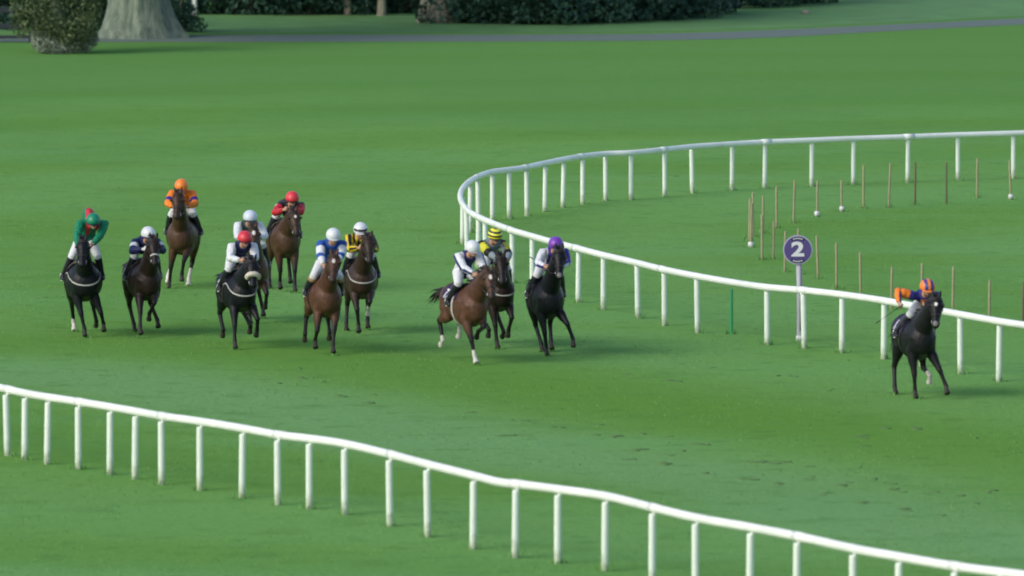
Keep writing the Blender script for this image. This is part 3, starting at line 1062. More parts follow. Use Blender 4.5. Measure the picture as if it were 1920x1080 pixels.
def build_body(h, s):
    bm = bmesh.new()
    h.drop = s.get('drop', 0.0)
    loft(bm, [trunk_ring(x, zc - 0.035 + DROP.z, w * 1.13 * s.get('girth', 1.0), hh * 1.08) for x, zc, w, hh in TRUNK])
    # neck
    poll = h.poll = s['_poll']
    muz = h.muz = s['_muz']
    n0, n1 = Vector((0.36, 0, 1.30)) + DROP, Vector((0.56, 0, 1.40)) + DROP
    n3 = poll + Vector((-0.06, 0, -0.05))
    n2 = n1.lerp(n3, 0.5) + Vector((0.02, 0, 0.03))
    n1b = n1.lerp(n2, 0.5)
    n2b = n2.lerp(n3, 0.55) + Vector((0.0, 0, 0.015))
    tube(bm, [n0, n1, n1b, n2, n2b, n3, poll + Vector((0.03, 0, 0.0))], [(0.215, 0.30), (0.190, 0.270), (0.162, 0.235), (0.132, 0.195), (0.112, 0.165), (0.098, 0.138), (0.078, 0.095)], 20)
    h.neck = [n0, n1, n1b, n2, n2b, n3]
    # head
    ax = (muz - poll)
    Lh = 0.60
    ax.normalize()
    muz = h.muz = poll + ax * Lh
    up = Vector((0, 0, 1)) - ax * ax.z
    up.normalize()                       # towards the forehead and nose bone
    sd = up.cross(ax).normalized()
    if sd.y < 0:
        sd = -sd
    h.hax, h.hup, h.hsd = ax, up, sd
    prof = [(-0.02, 0.06, 0.06, -0.02), (0.06, 0.088, 0.105, -0.03), (0.16, 0.104, 0.135, -0.045), (0.26, 0.105, 0.14, -0.05), (0.38, 0.088, 0.118, -0.035),
            (0.52, 0.068, 0.095, -0.02), (0.68, 0.056, 0.080, -0.008), (0.82, 0.058, 0.075, -0.004), (0.92, 0.058, 0.068, -0.004), (0.98, 0.046, 0.055, -0.008), (1.01, 0.02, 0.03, -0.012)]
    rings = []
    for t, w, v, o in prof:
        c = poll + ax * (t * Lh) + up * o
        w *= 1.26
        v *= 1.10
        ring = []
        for k in range(18):
            a = 2 * math.pi * k / 18
            sn, cs = math.sin(a), math.cos(a)
            ww = w * (1 - 0.32 * max(-sn, 0) ** 1.5)
            ring.append(c + sd * (ww * cs) + up * (v * sn * (0.92 if sn > 0 else 1.0)))
        rings.append(ring)
    loft(bm, rings)
    for q in (-1, 1):
        ball(bm, poll + ax * 0.155 + sd * (q * 0.106) + up * 0.038, (0.035, 0.03, 0.03))       # brow
        ball(bm, poll + ax * 0.17 + sd * (q * 0.062) - up * 0.10, (0.085, 0.048, 0.075))      # jowl
        ball(bm, poll + ax * 0.55 + sd * (q * 0.047) + up * 0.018, (0.034, 0.024, 0.032))        # nostril
        e0 = poll + sd * (q * 0.055) + up * 0.04 - ax * 0.01
        ed = (Vector((0, 0, 1)) * 0.9 - ax * s.get('ears', 1.0) + sd * (q * 0.28)).normalized()
        tube(bm, [e0 - ed * 0.04, e0 + ed * 0.04, e0 + ed * 0.09, e0 + ed * 0.145], [(0.022, 0.020), (0.036, 0.022), (0.030, 0.018), (0.006, 0.006)], 10, sd)
    # legs
    h.legs = []
    for key in ('RF', 'LF', 'RH', 'LH'):
        q = -1 if key[0] == 'R' else 1
        T = s['_' + key]
        fore = key[1] == 'F'
        lift = T.z
        if fore:
            reach = T.x - 0.5
            sh = Vector((0.58 + 0.05 * reach, q * 0.13, 1.26)) + DROP
            el = Vector((0.44 + 0.10 * reach, q * 0.165, 0.95 + 0.05 * min(lift, 0.5))) + DROP * 0.9
            pa = Vector((0.55, 0, -0.8)) if lift < 0.12 else Vector((-0.62, 0, -0.78)).lerp(Vector((0.35, 0, -0.9)), min(max((T.x - 0.45) / 0.4, 0), 1))
            pa.normalize()
            fet = T - pa * 0.17 + Vector((0, 0, 0.0))
            kn, fet = ik(el, fet, 0.43, 0.30, Vector((1, 0, 0.25)))
            tip = fet + pa * 0.17
            chain = [sh, el, el.lerp(kn, 0.35), el.lerp(kn, 0.75), kn + (el - kn) * 0.08, kn, kn.lerp(fet, 0.2), kn.lerp(fet, 0.6), kn.lerp(fet, 0.88), fet, fet + pa * 0.06, fet + pa * 0.10]
            rad = [(0.10, 0.15), (0.088, 0.125), (0.078, 0.098), (0.052, 0.062), (0.047, 0.052), (0.046, 0.050), (0.036, 0.040), (0.031, 0.037), (0.034, 0.040), (0.040, 0.045), (0.033, 0.036), (0.036, 0.038)]
            joints = (el, kn, fet)
        else:
            reach = T.x + 0.45
            hip = Vector((-0.52, q * 0.14, 1.30)) + DROP
            ang = R(-62) + reach * 0.45
            st = hip + Vector((math.cos(ang) * 0.36, q * 0.055, math.sin(ang) * 0.36))
            pa = Vector((0.55, 0, -0.8)) if lift < 0.12 else Vector((-0.45, 0, -0.88))
            if T.x < -0.75 and lift >= 0.08:
                pa = Vector((-0.75, 0, -0.65))
            pa.normalize()
            fet = T - pa * 0.17
            hk, fet = ik(st, fet, 0.46, 0.40, Vector((-1, 0, -0.1)))
            tip = fet + pa * 0.17
            chain = [hip, st.lerp(hip, 0.35), st, st.lerp(hk, 0.35), st.lerp(hk, 0.78), hk + (st - hk) * 0.06, hk, hk.lerp(fet, 0.18), hk.lerp(fet, 0.55), hk.lerp(fet, 0.88), fet, fet + pa * 0.06, fet + pa * 0.10]
            rad = [(0.13, 0.23), (0.13, 0.20), (0.105, 0.155), (0.088, 0.118), (0.050, 0.068), (0.046, 0.066), (0.044, 0.062), (0.037, 0.046), (0.033, 0.040), (0.035, 0.042), (0.041, 0.046), (0.034, 0.037), (0.037, 0.040)]
            joints = (st, hk, fet)
        rad = [(a * 1.17, b * 1.12) for a, b in rad]
        tube(bm, chain, rad, 14)
        tube(bm, [fet + pa * 0.075, fet + pa * 0.10, tip], [(0.044, 0.048), (0.050, 0.056), (0.060, 0.068)], 14)
        if fore:
            ball(bm, el + Vector((0.02, -q * 0.0, 0.08)), (0.13, 0.075, 0.16))
            ball(bm, Vector((0.64, q * 0.10, 1.18)) + DROP, (0.13, 0.10, 0.17))
        h.legs.append((key, joints[0], joints[1], joints[2], fet + pa * 0.10, tip))
    me = remesh(bm, 0.0145, 9, 0.5, 'horse_body')
    # coat colours
    P = co_array(me)
    base = np.array(s['coat'], np.float32)
    rs = np.random.RandomState(int(s['chest']))
    cols = np.tile(base, (len(P), 1))
    zz = P[:, 2]
    # paler flanks and belly, darker topline of a bay
    k = np.clip((zz - 1.20) / 0.3, 0, 1)[:, None]
    cols = cols * (1 - 0.30 * k)
    dark = np.array((0.012, 0.011, 0.012), np.float32)
    if s['coat'] != BLACK:
        for key, a, b, c, d, e in h.legs:
            for A, B, r in ((b, c, 0.10), (c, d, 0.10), (d, e, 0.11)):
                ds, t = seg_dist(P, A, B)
                w = np.clip((r - ds) / 0.03, 0, 1)[:, None]
                cols = cols * (1 - w) + dark * w
            ds, t = seg_dist(P, a, b)
            w = (np.clip((0.11 - ds) / 0.03, 0, 1) * np.clip((t - 0.45) / 0.5, 0, 1))[:, None]
            cols = cols * (1 - w) + dark * w
        ds, t = seg_dist(P, h.muz - h.hax * 0.06, h.muz + h.hax * 0.02)
        w = (np.clip((0.13 - ds) / 0.07, 0, 1) * 0.75)[:, None]
        cols = cols * (1 - w) + dark * w
    for key, a, b, c, d, e in h.legs:
        ds, t = seg_dist(P, d, e)
        hoof = np.clip((0.085 - ds) / 0.01, 0, 1)[:, None]
        cols = cols * (1 - hoof) + np.array((0.03, 0.026, 0.022)) * hoof
        if key in s.get('socks', {}):
            top = s['socks'][key]
            A = c + (b - c) * top
            for A_, B_ in ((A, c), (c, d), (d, d + (e - d) * 0.4)):
                ds, t = seg_dist(P, A_, B_)
                w = np.clip((0.078 - ds) / 0.012, 0, 1)[:, None]
                cols = cols * (1 - w) + np.array(WHITE) * w
    if s.get('star'):
        cpt = h.poll + h.hax * 0.16 + h.hup * 0.10
        rel = P - np.array(cpt, np.float32)
        u = rel @ np.array(h.hsd, np.float32)
        v = rel @ np.array(h.hax, np.float32)
        w_ = rel @ np.array(h.hup, np.float32)
        rr = np.sqrt((u / (0.018 + 0.016 * s['star'])) ** 2 + (v / (0.02 + 0.032 * s['star'])) ** 2)
        w = (np.clip((1.15 - rr) / 0.3, 0, 1) * (w_ > -0.09))[:, None]
        cols = cols * (1 - w) + np.array((0.60, 0.57, 0.54)) * w
    if s.get('snip'):
        cpt = h.muz - h.hax * 0.06 + h.hup * 0.05
        rel = P - np.array(cpt, np.float32)
        rr = np.linalg.norm(rel, axis=1) / 0.05
        w = np.clip((1.1 - rr) / 0.3, 0, 1)[:, None]
        cols = cols * (1 - w) + np.array((0.16, 0.15, 0.15)) * w
    set_cols(me, np.clip(cols, 0, 1))
    return me


def surf(bvh, c, d, off=0.008):
    """outermost point of the skin seen from c in the direction d"""
    d = Vector(d).normalized()
    hit = bvh.ray_cast(Vector(c) + d * 1.2, -d)
    if hit[0] is None:
        return None
    return hit[0] + d * off


def ribbon(bm, pts, wdir, width, thick=0.006):
    """flat strap through pts; wdir is the direction of its width"""
    prev = None
    n = len(pts)
    for i, p in enumerate(pts):
        t = (pts[min(i + 1, n - 1)] - pts[max(i - 1, 0)]).normalized()
        w = (wdir - t * wdir.dot(t)).normalized() * (width / 2)
        o = t.cross(w).normalized() * (thick / 2)
        cur = [bm.verts.new(p + w + o), bm.verts.new(p + w - o), bm.verts.new(p - w - o), bm.verts.new(p - w + o)]
        if prev:
            for k in range(4):
                bm.faces.new((prev[k], prev[(k + 1) % 4], cur[(k + 1) % 4], cur[k]))
        else:
            bm.faces.new(cur)
        prev = cur
    bm.faces.new(prev[::-1])


def head_ring(h, bvh, t, a0, a1, n=22, tilt=0.0, off=0.006):
    c = h.poll + h.hax * (t * 0.60) - h.hup * 0.03
    out = []
    for k in range(n + 1):
        a = R(a0 + (a1 - a0) * k / n)
        p = surf(bvh, c, h.hsd * math.cos(a) + h.hup * math.sin(a) + h.hax * tilt * math.sin(a), off)
        if p is not None and (p - c).length < 0.24:
            out.append(p)
    return out


hoof_spots = []


def build_horse(s):
    h = horse_frame(s)
    s['_poll'] = local(h, *s['poll'], s.get('pollf', 1.17))
    s['_muz'] = local(h, *s['muz'], s.get('muzf', 1.51))
    for key in ('RF', 'LF', 'RH', 'LH'):
        p = local(h, *s[key])
        p.z = min(max(p.z, 0.0), 0.62)
        q = -1 if key[0] == 'R' else 1
        p.y = min(max(p.y, q * 0.16 - 0.24), q * 0.16 + 0.24)
        s['_' + key] = p
        if p.z < 0.06:
            w = h.loc + h.fw * p.x + h.lf * p.y
            hoof_spots.append(Vector((w.x, w.y, 0)))
    root = empty('horse', h.loc, h.rz)
    tag(root, s['label'], 'horse', 'horses in the race')
    me = build_body(h, s)
    body = link('body', me, M['coat'], root)
    bvh = BVHTree.FromPolygons([v.co.copy() for v in me.vertices], [tuple(p.vertices) for p in me.polygons])
    h.bvh, h.root = bvh, root
    # eyes
    for q in (-1, 1):
        bm = bmesh.new()
        ball(bm, h.poll + h.hax * 0.165 + h.hsd * (q * 0.133) + h.hup * 0.038, 0.022, None, 10, 8)
        link('eye', to_mesh(bm), M['eye'], root)
    # mane: short locks along the crest
    bm = bmesh.new()
    r2 = random.Random(int(s['chest']))
    crest = catmull(h.neck[1:] + [h.poll], 5)
    for i, p in enumerate(crest[:-1]):
        top = surf(bvh, p, (crest[i + 1] - p).cross(Vector((0, 1, 0))) * -1 if (crest[i + 1] - p).cross(Vector((0, 1, 0))).z < 0 else (crest[i + 1] - p).cross(Vector((0, 1, 0))), -0.015)
        if top is None:
            continue
        for k in range(3):
            b = top + Vector((r2.uniform(-0.02, 0.02), r2.uniform(-0.012, 0.012), 0))
            l = r2.uniform(0.05, 0.10) * (1.0 if i < len(crest) - 7 else 0.55)
            sdv = r2.choice((-1, 1, 1)) * r2.uniform(0.2, 0.8)
            tube(bm, [b, b + Vector((-0.03, sdv * 0.035, l * 0.55)), b + Vector((-0.10, sdv * 0.07, l * 0.75)), b + Vector((-0.16, sdv * 0.09, l * 0.45))], [0.016, 0.015, 0.010, 0.002], 6)
    link('mane', to_mesh(bm), M['hair'], root)
    # tail streaming out behind
    bm = bmesh.new()
    tq = Vector(s.get('tail', (-0.75, 0.0, 0.0)))
    t0 = Vector((-0.82, 0, 1.36)) + DROP
    for k in range(16):
        j = Vector((r2.uniform(-.05, .05), r2.uniform(-.06, .06), r2.uniform(-.07, .07)))
        e = r2.uniform(0.75, 1.1)
        pts = [t0 + j * 0.25, t0 + Vector((-0.13, 0, 0.04)) + j * 0.5 + tq * 0.05, t0 + Vector((-0.08, 0, -0.02)) + tq * 0.45 * e + j * 1.0, t0 + tq * 0.75 * e + j * 1.6 + Vector((0, 0, -0.06)), t0 + tq * e + j * 2.4 + Vector((0, 0, -0.16))]
        tube(bm, catmull([Vector(p) for p in pts], 3), [0.03 + 0.012 * math.sin(3.1 * i / 12) - 0.0028 * i for i in range(13)], 7)
    link('tail', to_mesh(bm), M['hair'], root)
    # saddle cloth
    bm = bmesh.new()
    xs = [-0.40, -0.36, -0.25, -0.12, 0.0, 0.12, 0.24, 0.28]
    a0 = 7
    ang = [a0 + (180 - 2 * a0) * k / 26 for k in range(27)]

    def cpt(x, a, off):
        c = Vector((x, 0, 1.25)) + DROP
        return surf(bvh, c, (0, math.cos(R(a)), math.sin(R(a))), off)

    for off in (0.016, 0.004):
        rows = []
        for x in xs:
            rows.append([cpt(x - 0.02 * abs(math.cos(R(a))), a, off) for a in ang])
        vs = [[bm.verts.new(p) for p in r] for r in rows]
        for r0, r1 in zip(vs[:-1], vs[1:]):
            for k in range(len(ang) - 1):
                bm.faces.new((r0[k], r0[k + 1], r1[k + 1], r1[k]))
    cl = link('saddle_cloth', to_mesh(bm), M[s.get('cloth', 'cloth_navy')], root)
    num = s.get('num')
    if num:
        for q in (-1, 1):
            nm = text_mesh(num, 0.21, 0.0, 0.006)
            b2 = bmesh.new()
            b2.from_mesh(nm)
            bmesh.ops.triangulate(b2, faces=b2.faces)
            for _ in range(2):
                bmesh.ops.subdivide_edges(b2, edges=[e for e in b2.edges if e.calc_length() > 0.04], cuts=1)
                bmesh.ops.triangulate(b2, faces=b2.faces)
            for v in b2.verts:
                x = -0.275 + v.co.x * (-q) * 1.1
                a = 30 + v.co.y * 190
                if q < 0:
                    a = 180 - a
                p = cpt(x, a, 0.021)
                v.co = p
            link('number', to_mesh(b2), M['white_mark'], cl, False)
            b2 = bmesh.new()
            for k in range(9):      # small white lettering under the number, too small to read
                x0 = -0.36 + k * 0.021
                hh = 0.5 + 0.5 * ((k * 7) % 3) / 2
                pp = [cpt(x0 + dx, (10 + da * hh) if q > 0 else 180 - (10 + da * hh), 0.021) for dx, da in ((0, 0), (0.011, 0), (0.011, 10), (0, 10))]
                b2.faces.new([b2.verts.new(p) for p in pp])
            link('lettering', to_mesh(b2), M['white_mark'], cl, False)
            nm.user_clear() if False else None
    # saddle
    bm = bmesh.new()
    for x, w, hgt in ((-0.22, 0.12, 0.06), (-0.14, 0.16, 0.035), (0.0, 0.11, 0.028), (0.10, 0.10, 0.04), (0.15, 0.08, 0.07)):
        pass
    rings = []
    for x, amax, up in ((-0.24, 38, 0.050), (-0.18, 46, 0.045), (-0.08, 52, 0.034), (0.02, 62, 0.032), (0.12, 74, 0.040), (0.18, 66, 0.058), (0.20, 40, 0.055)):
        top = [cpt(x, 90 - amax + 2 * amax * k / 12, 0.02 + up * (1 - 0.55 * (abs(k - 6) / 6) ** 1.5)) for k in range(13)]
        bot = [cpt(x, 90 - amax + 2 * amax * k / 12, 0.017) for k in range(12, -1, -1)]
        rings.append(top + bot)
    loft(bm, rings)
    sad = link('saddle', to_mesh(bm), M['leather'], root)
    h.foot = {}
    for q in (-1, 1):
        p0 = cpt(0.08, 90 - q * 30, 0.05)
        p0 = cpt(0.10, 60 if q > 0 else 120, 0.055)
        ft = Vector((0.0 + s.get('footx', 0.0), q * (0.055 + 0.29 * s.get('girth', 1.0)), 1.10))
        h.foot[q] = ft
        bm = bmesh.new()
        ribbon(bm, [p0, p0.lerp(ft + Vector((0, 0, 0.12)), 0.5) + Vector((0, q * 0.02, 0)), ft + Vector((0, 0, 0.12))], Vector((1, 0, 0)), 0.02)
        link('stirrup_leather', to_mesh(bm), M['leather'], sad)
        bm = bmesh.new()
        c = ft + Vector((0, 0, 0.045))
        ringp = [c + Vector((0, 0.058 * math.sin(a), 0.075 * math.cos(a))) for a in [2 * math.pi * k / 20 for k in range(21)]]
        tube(bm, ringp, 0.007, 6, Vector((1, 0, 0)))
        box(bm, ft + Vector((0, 0, -0.028)), (0.05, 0.09, 0.012))
        link('stirrup', to_mesh(bm), M['steel'], sad)
    # girth
    bm = bmesh.new()
    pts = [cpt(0.16, a, 0.012) for a in range(150, 391, 10)]
    ribbon(bm, [p for p in pts if p is not None], Vector((1, 0, 0)), 0.075, 0.01)
    link('girth', to_mesh(bm), M['white_strap'] if s.get('white_girth') else M['leather'], root)
    # breast girth
    if s.get('breast'):
        bm = bmesh.new()
        pts = []
        for k in range(-15, 16):
            a = R(k * 8)
            c = Vector((0.30, 0, 1.36 - 0.20 * math.cos(a) ** 2)) + DROP
            p = surf(bvh, c, (math.cos(a), math.sin(a), -0.05), 0.012)
            if p is not None:
                pts.append(p)
        ribbon(bm, pts, Vector((0, 0, 1)), 0.028, 0.008)
        link('breast_girth', to_mesh(bm), M['white_strap'], root)
    # bridle
    bm = bmesh.new()
    for t, a0_, a1_, wd in ((0.60, 0, 360, 0.030), (0.10, 20, 160, 0.022), (0.03, -60, 240, 0.024)):
        pts = head_ring(h, bvh, t, a0_, a1_)
        if len(pts) > 3:
            ribbon(bm, pts, h.hax, wd, 0.006)
    h.bit = {}
    for q in (-1, 1):
        pts = []
        for k in range(9):
            t = 0.06 + 0.72 * k / 8
            p = surf(bvh, h.poll + h.hax * (t * 0.6) - h.hup * 0.035, h.hsd * q + h.hup * 0.05, 0.007)
            if p is not None:
                pts.append(p)
        if len(pts) > 3:
            ribbon(bm, pts, h.hup, 0.02, 0.005)
        h.bit[q] = pts[-1]
    br = link('bridle', to_mesh(bm), M['leather'], root)
    for q in (-1, 1):
        bm = bmesh.new()
        c = h.bit[q]
        tube(bm, [c + h.hax * (0.032 * math.cos(a)) + h.hup * (0.032 * math.sin(a)) + h.hsd * (q * 0.006) for a in [2 * math.pi * k / 14 for k in range(15)]], 0.006, 6, h.hsd)
        link('bit_ring', to_mesh(bm), M['steel'], br)
    if s.get('noseband') == 'white':
        bm = bmesh.new()
        ribbon(bm, head_ring(h, bvh, 0.63, 0, 360, 24, 0, 0.012), h.hax, 0.032, 0.008)
        link('noseband', to_mesh(bm), M['white_strap'], br)
    elif s.get('noseband') == 'sheepskin':
        bm = bmesh.new()
        pts = head_ring(h, bvh, 0.58, -25, 205, 20, 0, 0.03)
        tube(bm, pts, [(0.05 * min(1, 0.55 + 0.2 * min(i, len(pts) - 1 - i)),) * 2 for i in range(len(pts))], 12, h.hax)
        for v in bm.verts:
            v.co += Vector((noise.noise(v.co * 40), noise.noise(v.co * 40 + Vector((9, 0, 0))), noise.noise(v.co * 40 + Vector((0, 9, 0))))) * 0.010
        link('noseband', to_mesh(bm), M['fleece'], br)
    return h


# ------------------------------------------------------------------ jockeys
SKIN = (0.42, 0.235, 0.16)


def hand(bm, wrist, d, q, side_in):
    """closed fist: palm, four curled fingers of unequal length and a thumb; d points along the forearm, side_in towards the other hand"""
    d = d.normalized()
    up = side_in.cross(d)
    if up.z < 0:
        up = -up
    up.normalize()
    side_in = (side_in - d * side_in.dot(d)).normalized()
    rot = Matrix((d, side_in, up)).transposed()
    ball(bm, wrist + d * 0.045, (0.048, 0.024, 0.042), rot, 12, 8)
    tube(bm, [wrist - d * 0.04, wrist, wrist + d * 0.03], [(0.026, 0.03), (0.024, 0.029), (0.024, 0.034)], 10, side_in)
    fing = []
    for k, ln in enumerate((0.036, 0.041, 0.038, 0.030)):
        b = wrist + d * 0.075 + up * (0.030 - 0.020 * k)
        p1 = b + d * 0.018 + side_in * 0.012
        p2 = p1 + side_in * ln * 0.8 - d * 0.006
        p3 = p2 - d * ln * 0.75 + side_in * 0.004
        fing.append(([b - d * 0.02, b, p1, p2, p3], [0.010, 0.0105, 0.0100, 0.0092, 0.0075]))
    b = wrist + d * 0.03 + up * 0.034
    fing.append(([b - up * 0.012, b + up * 0.012 + side_in * 0.012, b + up * 0.016 + side_in * 0.030 + d * 0.022, b + up * 0.010 + side_in * 0.040 + d * 0.045], [0.013, 0.0125, 0.011, 0.008]))
    return fing


def build_jockey(h, s):
    j = s['jockey']
    T = local(h, *j['helmet'], j.get('f', 0.50))          # helmet centre
    roll = j.get('roll', 0.0)
    head = T + Vector((0.015, 0, -0.055))
    hump = j.get('hump', 0.0)
    nb = T + Vector((-0.14, 0, -0.16 + hump))                   # base of the neck
    ch = nb + Vector((-0.10, 0, -0.035 + 0.3 * hump))
    pz = j.get('hipz', 1.72)
    ll = 0.52
    px_ = nb.x - math.sqrt(max(ll * ll - (nb.z - pz) ** 2, 0.02))
    pel = Vector((j.get('hipx', px_), nb.y * 0.35 + j.get('hipy', 0.0), pz))
    base = Vector((0, 0, 1.42))
    mats_ = {}
    sh, elb, wr, hip, kn, ft = {}, {}, {}, {}, {}, {}
    for q in (-1, 1):
        tw = R(roll)
        sh[q] = ch + Vector((0.03, q * 0.212 * j.get('wide', 1.0) * math.cos(tw), q * 0.212 * math.sin(tw)))
        hand_t = j.get('hands', {}).get(q)
        if hand_t is not None:
            ht = local(h, *hand_t[:3])
        else:
            ht = Vector((0.70 + j.get('push', 0.0), q * 0.085, 1.72))
            # hold the fist just outside the neck
            sp = h.bvh.ray_cast(Vector((ht.x, q * 1.0, ht.z - 0.02)), Vector((0, -q, 0)))
            if sp[0] is not None and abs(sp[0].y) < 0.3:
                ht.y = sp[0].y + q * 0.045
        bend = Vector((-0.25, q * j.get('elbow_out', 1.1), -0.65))
        if hand_t is not None and len(hand_t) > 3:
            bend = Vector(hand_t[3])
        elb[q], wr[q] = ik(sh[q], ht, 0.31, 0.275, bend)
        hip[q] = pel + Vector((0.02, q * 0.095, -0.03))
        ft[q] = h.foot[q] + Vector((-0.03, 0, 0.055))
        kn[q], ft[q] = ik(hip[q], ft[q], 0.42, 0.47, Vector((1, -q * 0.05, 0.45)))
    root_loc = Matrix.Translation(h.loc) @ Matrix.Rotation(h.rz, 4, 'Z')

    def skin_up(bm):
        return bm

    def limbs(bm, g, torso=True, arms=True, legs=True, arm_end=1.0):
        if torso:
            mid = pel.lerp(ch, 0.5) + Vector((-0.01, 0, 0.045))
            tube(bm, [pel + Vector((-0.09, 0, -0.02)), pel, mid, ch, nb], [(0.10 + g, 0.09 + g), (0.155 + g, 0.125 + g), (0.140 + g, 0.105 + g), (0.165 + g, 0.115 + g), (0.075 + g, 0.075 + g)], 18)
        for q in (-1, 1):
            if arms:
                w = elb[q].lerp(wr[q], arm_end)
                tube(bm, [ch + Vector((0, q * 0.06, 0)), sh[q], sh[q].lerp(elb[q], 0.4), elb[q], elb[q].lerp(wr[q], 0.35), w], [0.07 + g, 0.062 + g, 0.050 + g, 0.042 + g, 0.042 + g, 0.030 + g], 12)
            if legs:
                tube(bm, [pel + Vector((0.0, q * 0.06, 0)), hip[q], hip[q].lerp(kn[q], 0.45), kn[q], kn[q].lerp(ft[q], 0.3), kn[q].lerp(ft[q], 0.65), ft[q]], [0.10 + g, 0.098 + g, 0.078 + g, 0.056 + g, 0.054 + g, 0.042 + g, 0.034 + g], 12)

    # the body itself: head with a face, neck, trunk, limbs, hands
    bm = bmesh.new()
    limbs(bm, 0.0)
    hd = head
    ball(bm, hd + Vector((0, 0, 0.02)), (0.098, 0.076, 0.105), None, 18, 12)
    ball(bm, hd + Vector((0.035, 0, -0.06)), (0.062, 0.056, 0.062), None, 14, 10)        # jaw
    ball(bm, hd + Vector((0.082, 0, -0.098)), (0.022, 0.026, 0.020))                     # chin
    tube(bm, [hd + Vector((0.090, 0, 0.012)), hd + Vector((0.112, 0, -0.022)), hd + Vector((0.104, 0, -0.034))], [0.012, 0.017, 0.013], 8)
    ball(bm, hd + Vector((0.090, 0, -0.062)), (0.014, 0.026, 0.010))                     # lips
    for q in (-1, 1):
        ball(bm, hd + Vector((0.0, q * 0.078, -0.015)), (0.026, 0.012, 0.034))           # ears
        ball(bm, hd + Vector((0.062, q * 0.040, -0.028)), (0.024, 0.022, 0.022))         # cheek
    tube(bm, [nb + Vector((-0.03, 0, -0.02)), nb.lerp(hd, 0.5) + Vector((-0.01, 0, -0.01)), hd + Vector((-0.01, 0, -0.02))], [0.066, 0.056, 0.054], 12)
    fingers = []
    for q in (-1, 1):
        fingers += hand(bm, wr[q], wr[q] - elb[q], q, Vector((0, -q, 0)))
        tube(bm, [ft[q] + Vector((-0.05, 0, -0.01)), ft[q] + Vector((0.02, 0, -0.02)), ft[q] + Vector((0.10, 0, -0.040))], [0.024, 0.026, 0.016], 10)
    me = remesh(bm, 0.011, 3, 0.4, 'jockey_body')
    bm = bmesh.new()
    bm.from_mesh(me)
    for pts, rad in fingers:
        tube(bm, pts, rad, 8, Vector((0, 0, 1)))
    for v in bm.verts:
        v.co -= base
    me = to_mesh(bm, 'jockey_body')
    P = co_array(me) + np.array(base, np.float32)
    cols = np.tile(np.array(j.get('skin', SKIN), np.float32), (len(P), 1))
    rel = P - np.array(hd, np.float32)
    lips = (np.abs(rel[:, 2] + 0.062) < 0.009) & (np.abs(rel[:, 1]) < 0.026) & (rel[:, 0] > 0.08)
    cols[lips] = (0.28, 0.09, 0.07)
    for q in (-1, 1):
        e = (np.linalg.norm(rel - np.array((0.09, q * 0.032, 0.016)), axis=1) < 0.013)
        cols[e] = (0.02, 0.015, 0.012)
    if j.get('gloves'):
        for q in (-1, 1):
            near = np.linalg.norm(P - np.array(wr[q] + (wr[q] - elb[q]).normalized() * 0.06, np.float32), axis=1) < 0.115
            cols[near] = j['gloves']
    set_cols(me, cols)
    body = link('person', me, M['skin'])
    body.matrix_world = root_loc @ Matrix.Translation(base)
    tag(body, j['label'], 'jockey', 'jockeys in the race')

    def child(name, bm_or_me, material, smooth=True):
        m_ = bm_or_me
        if isinstance(m_, bmesh.types.BMesh):
            for v in m_.verts:
                v.co -= base
            m_ = to_mesh(m_, name)
        else:
            m_.transform(Matrix.Translation(-base))
        return link(name, m_, material, body, smooth)

    # jacket with the owner's colours
    bm = bmesh.new()
    limbs(bm, 0.022, True, True, False, 0.93)
    for q in (-1, 1):      # loose sleeves
        tube(bm, [sh[q].lerp(ch, 0.35), sh[q], sh[q].lerp(elb[q], 0.45), elb[q], elb[q].lerp(wr[q], 0.45), elb[q].lerp(wr[q], 0.90)], [0.085, 0.094, 0.092, 0.078, 0.070, 0.045], 14)
    tube(bm, [pel + Vector((-0.10, 0, -0.04)), pel + Vector((0.0, 0, -0.02)), pel.lerp(ch, 0.3)], [(0.135, 0.12), (0.19, 0.155), (0.175, 0.135)], 18)
    ball(bm, pel.lerp(ch, 0.45) + Vector((-0.02, 0, 0.07 + j.get('back', 0.0))), (0.20, 0.13, 0.085 + 0.4 * j.get('back', 0.0)), None, 16, 10)   # silk ballooning over the back
    for q in (-1, 1):
        ball(bm, sh[q].lerp(elb[q], 0.6), (0.095, 0.085, 0.095))
    me = remesh(bm, 0.0125, 4, 0.45, 'jacket')
    P = co_array(me)
    dt, tt = seg_dist(P, pel, nb)
    best = dt - 0.16
    part = np.zeros(len(P), int)
    tpar = tt.copy()
    qq = np.zeros(len(P), int)
    for q in (-1, 1):
        for k, (A, B, r) in enumerate(((sh[q], elb[q], 0.092), (elb[q], wr[q], 0.070))):
            ds, t = seg_dist(P, A, B)
            ds = ds - r
            m_ = ds < best
            best[m_] = ds[m_]
            part[m_] = 1 + k
            tpar[m_] = t[m_]
            qq[m_] = q
    # angle round the sleeve, 0 along its outer seam
    axis_rel = np.zeros(len(P), np.float32)
    for q in (-1, 1):
        for k, (A, B) in enumerate(((sh[q], elb[q]), (elb[q], wr[q]))):
            m_ = (part == 1 + k) & (qq == q)
            if not m_.any():
                continue
            d = (B - A).normalized()
            o1 = Vector((0.35, q * 1.0, 0.35))
            o1 = (o1 - d * o1.dot(d)).normalized()
            o2 = d.cross(o1)
            relp = P[m_] - np.array(A, np.float32)
            axis_rel[m_] = np.arctan2(relp @ np.array(o2, np.float32), relp @ np.array(o1, np.float32))
    relc = P - np.array(ch, np.float32)
    cols = j['silk'](part, tpar, qq, axis_rel, relc, P)
    set_cols(me, cols.astype(np.float32))
    child('jacket', me, M['silk'])
    # breeches
    bm = bmesh.new()
    tube(bm, [pel + Vector((-0.11, 0, -0.03)), pel + Vector((0, 0, -0.005)), pel.lerp(ch, 0.22) + Vector((0, 0, 0.0))], [(0.115, 0.105), (0.178, 0.148), (0.165, 0.125)], 18)
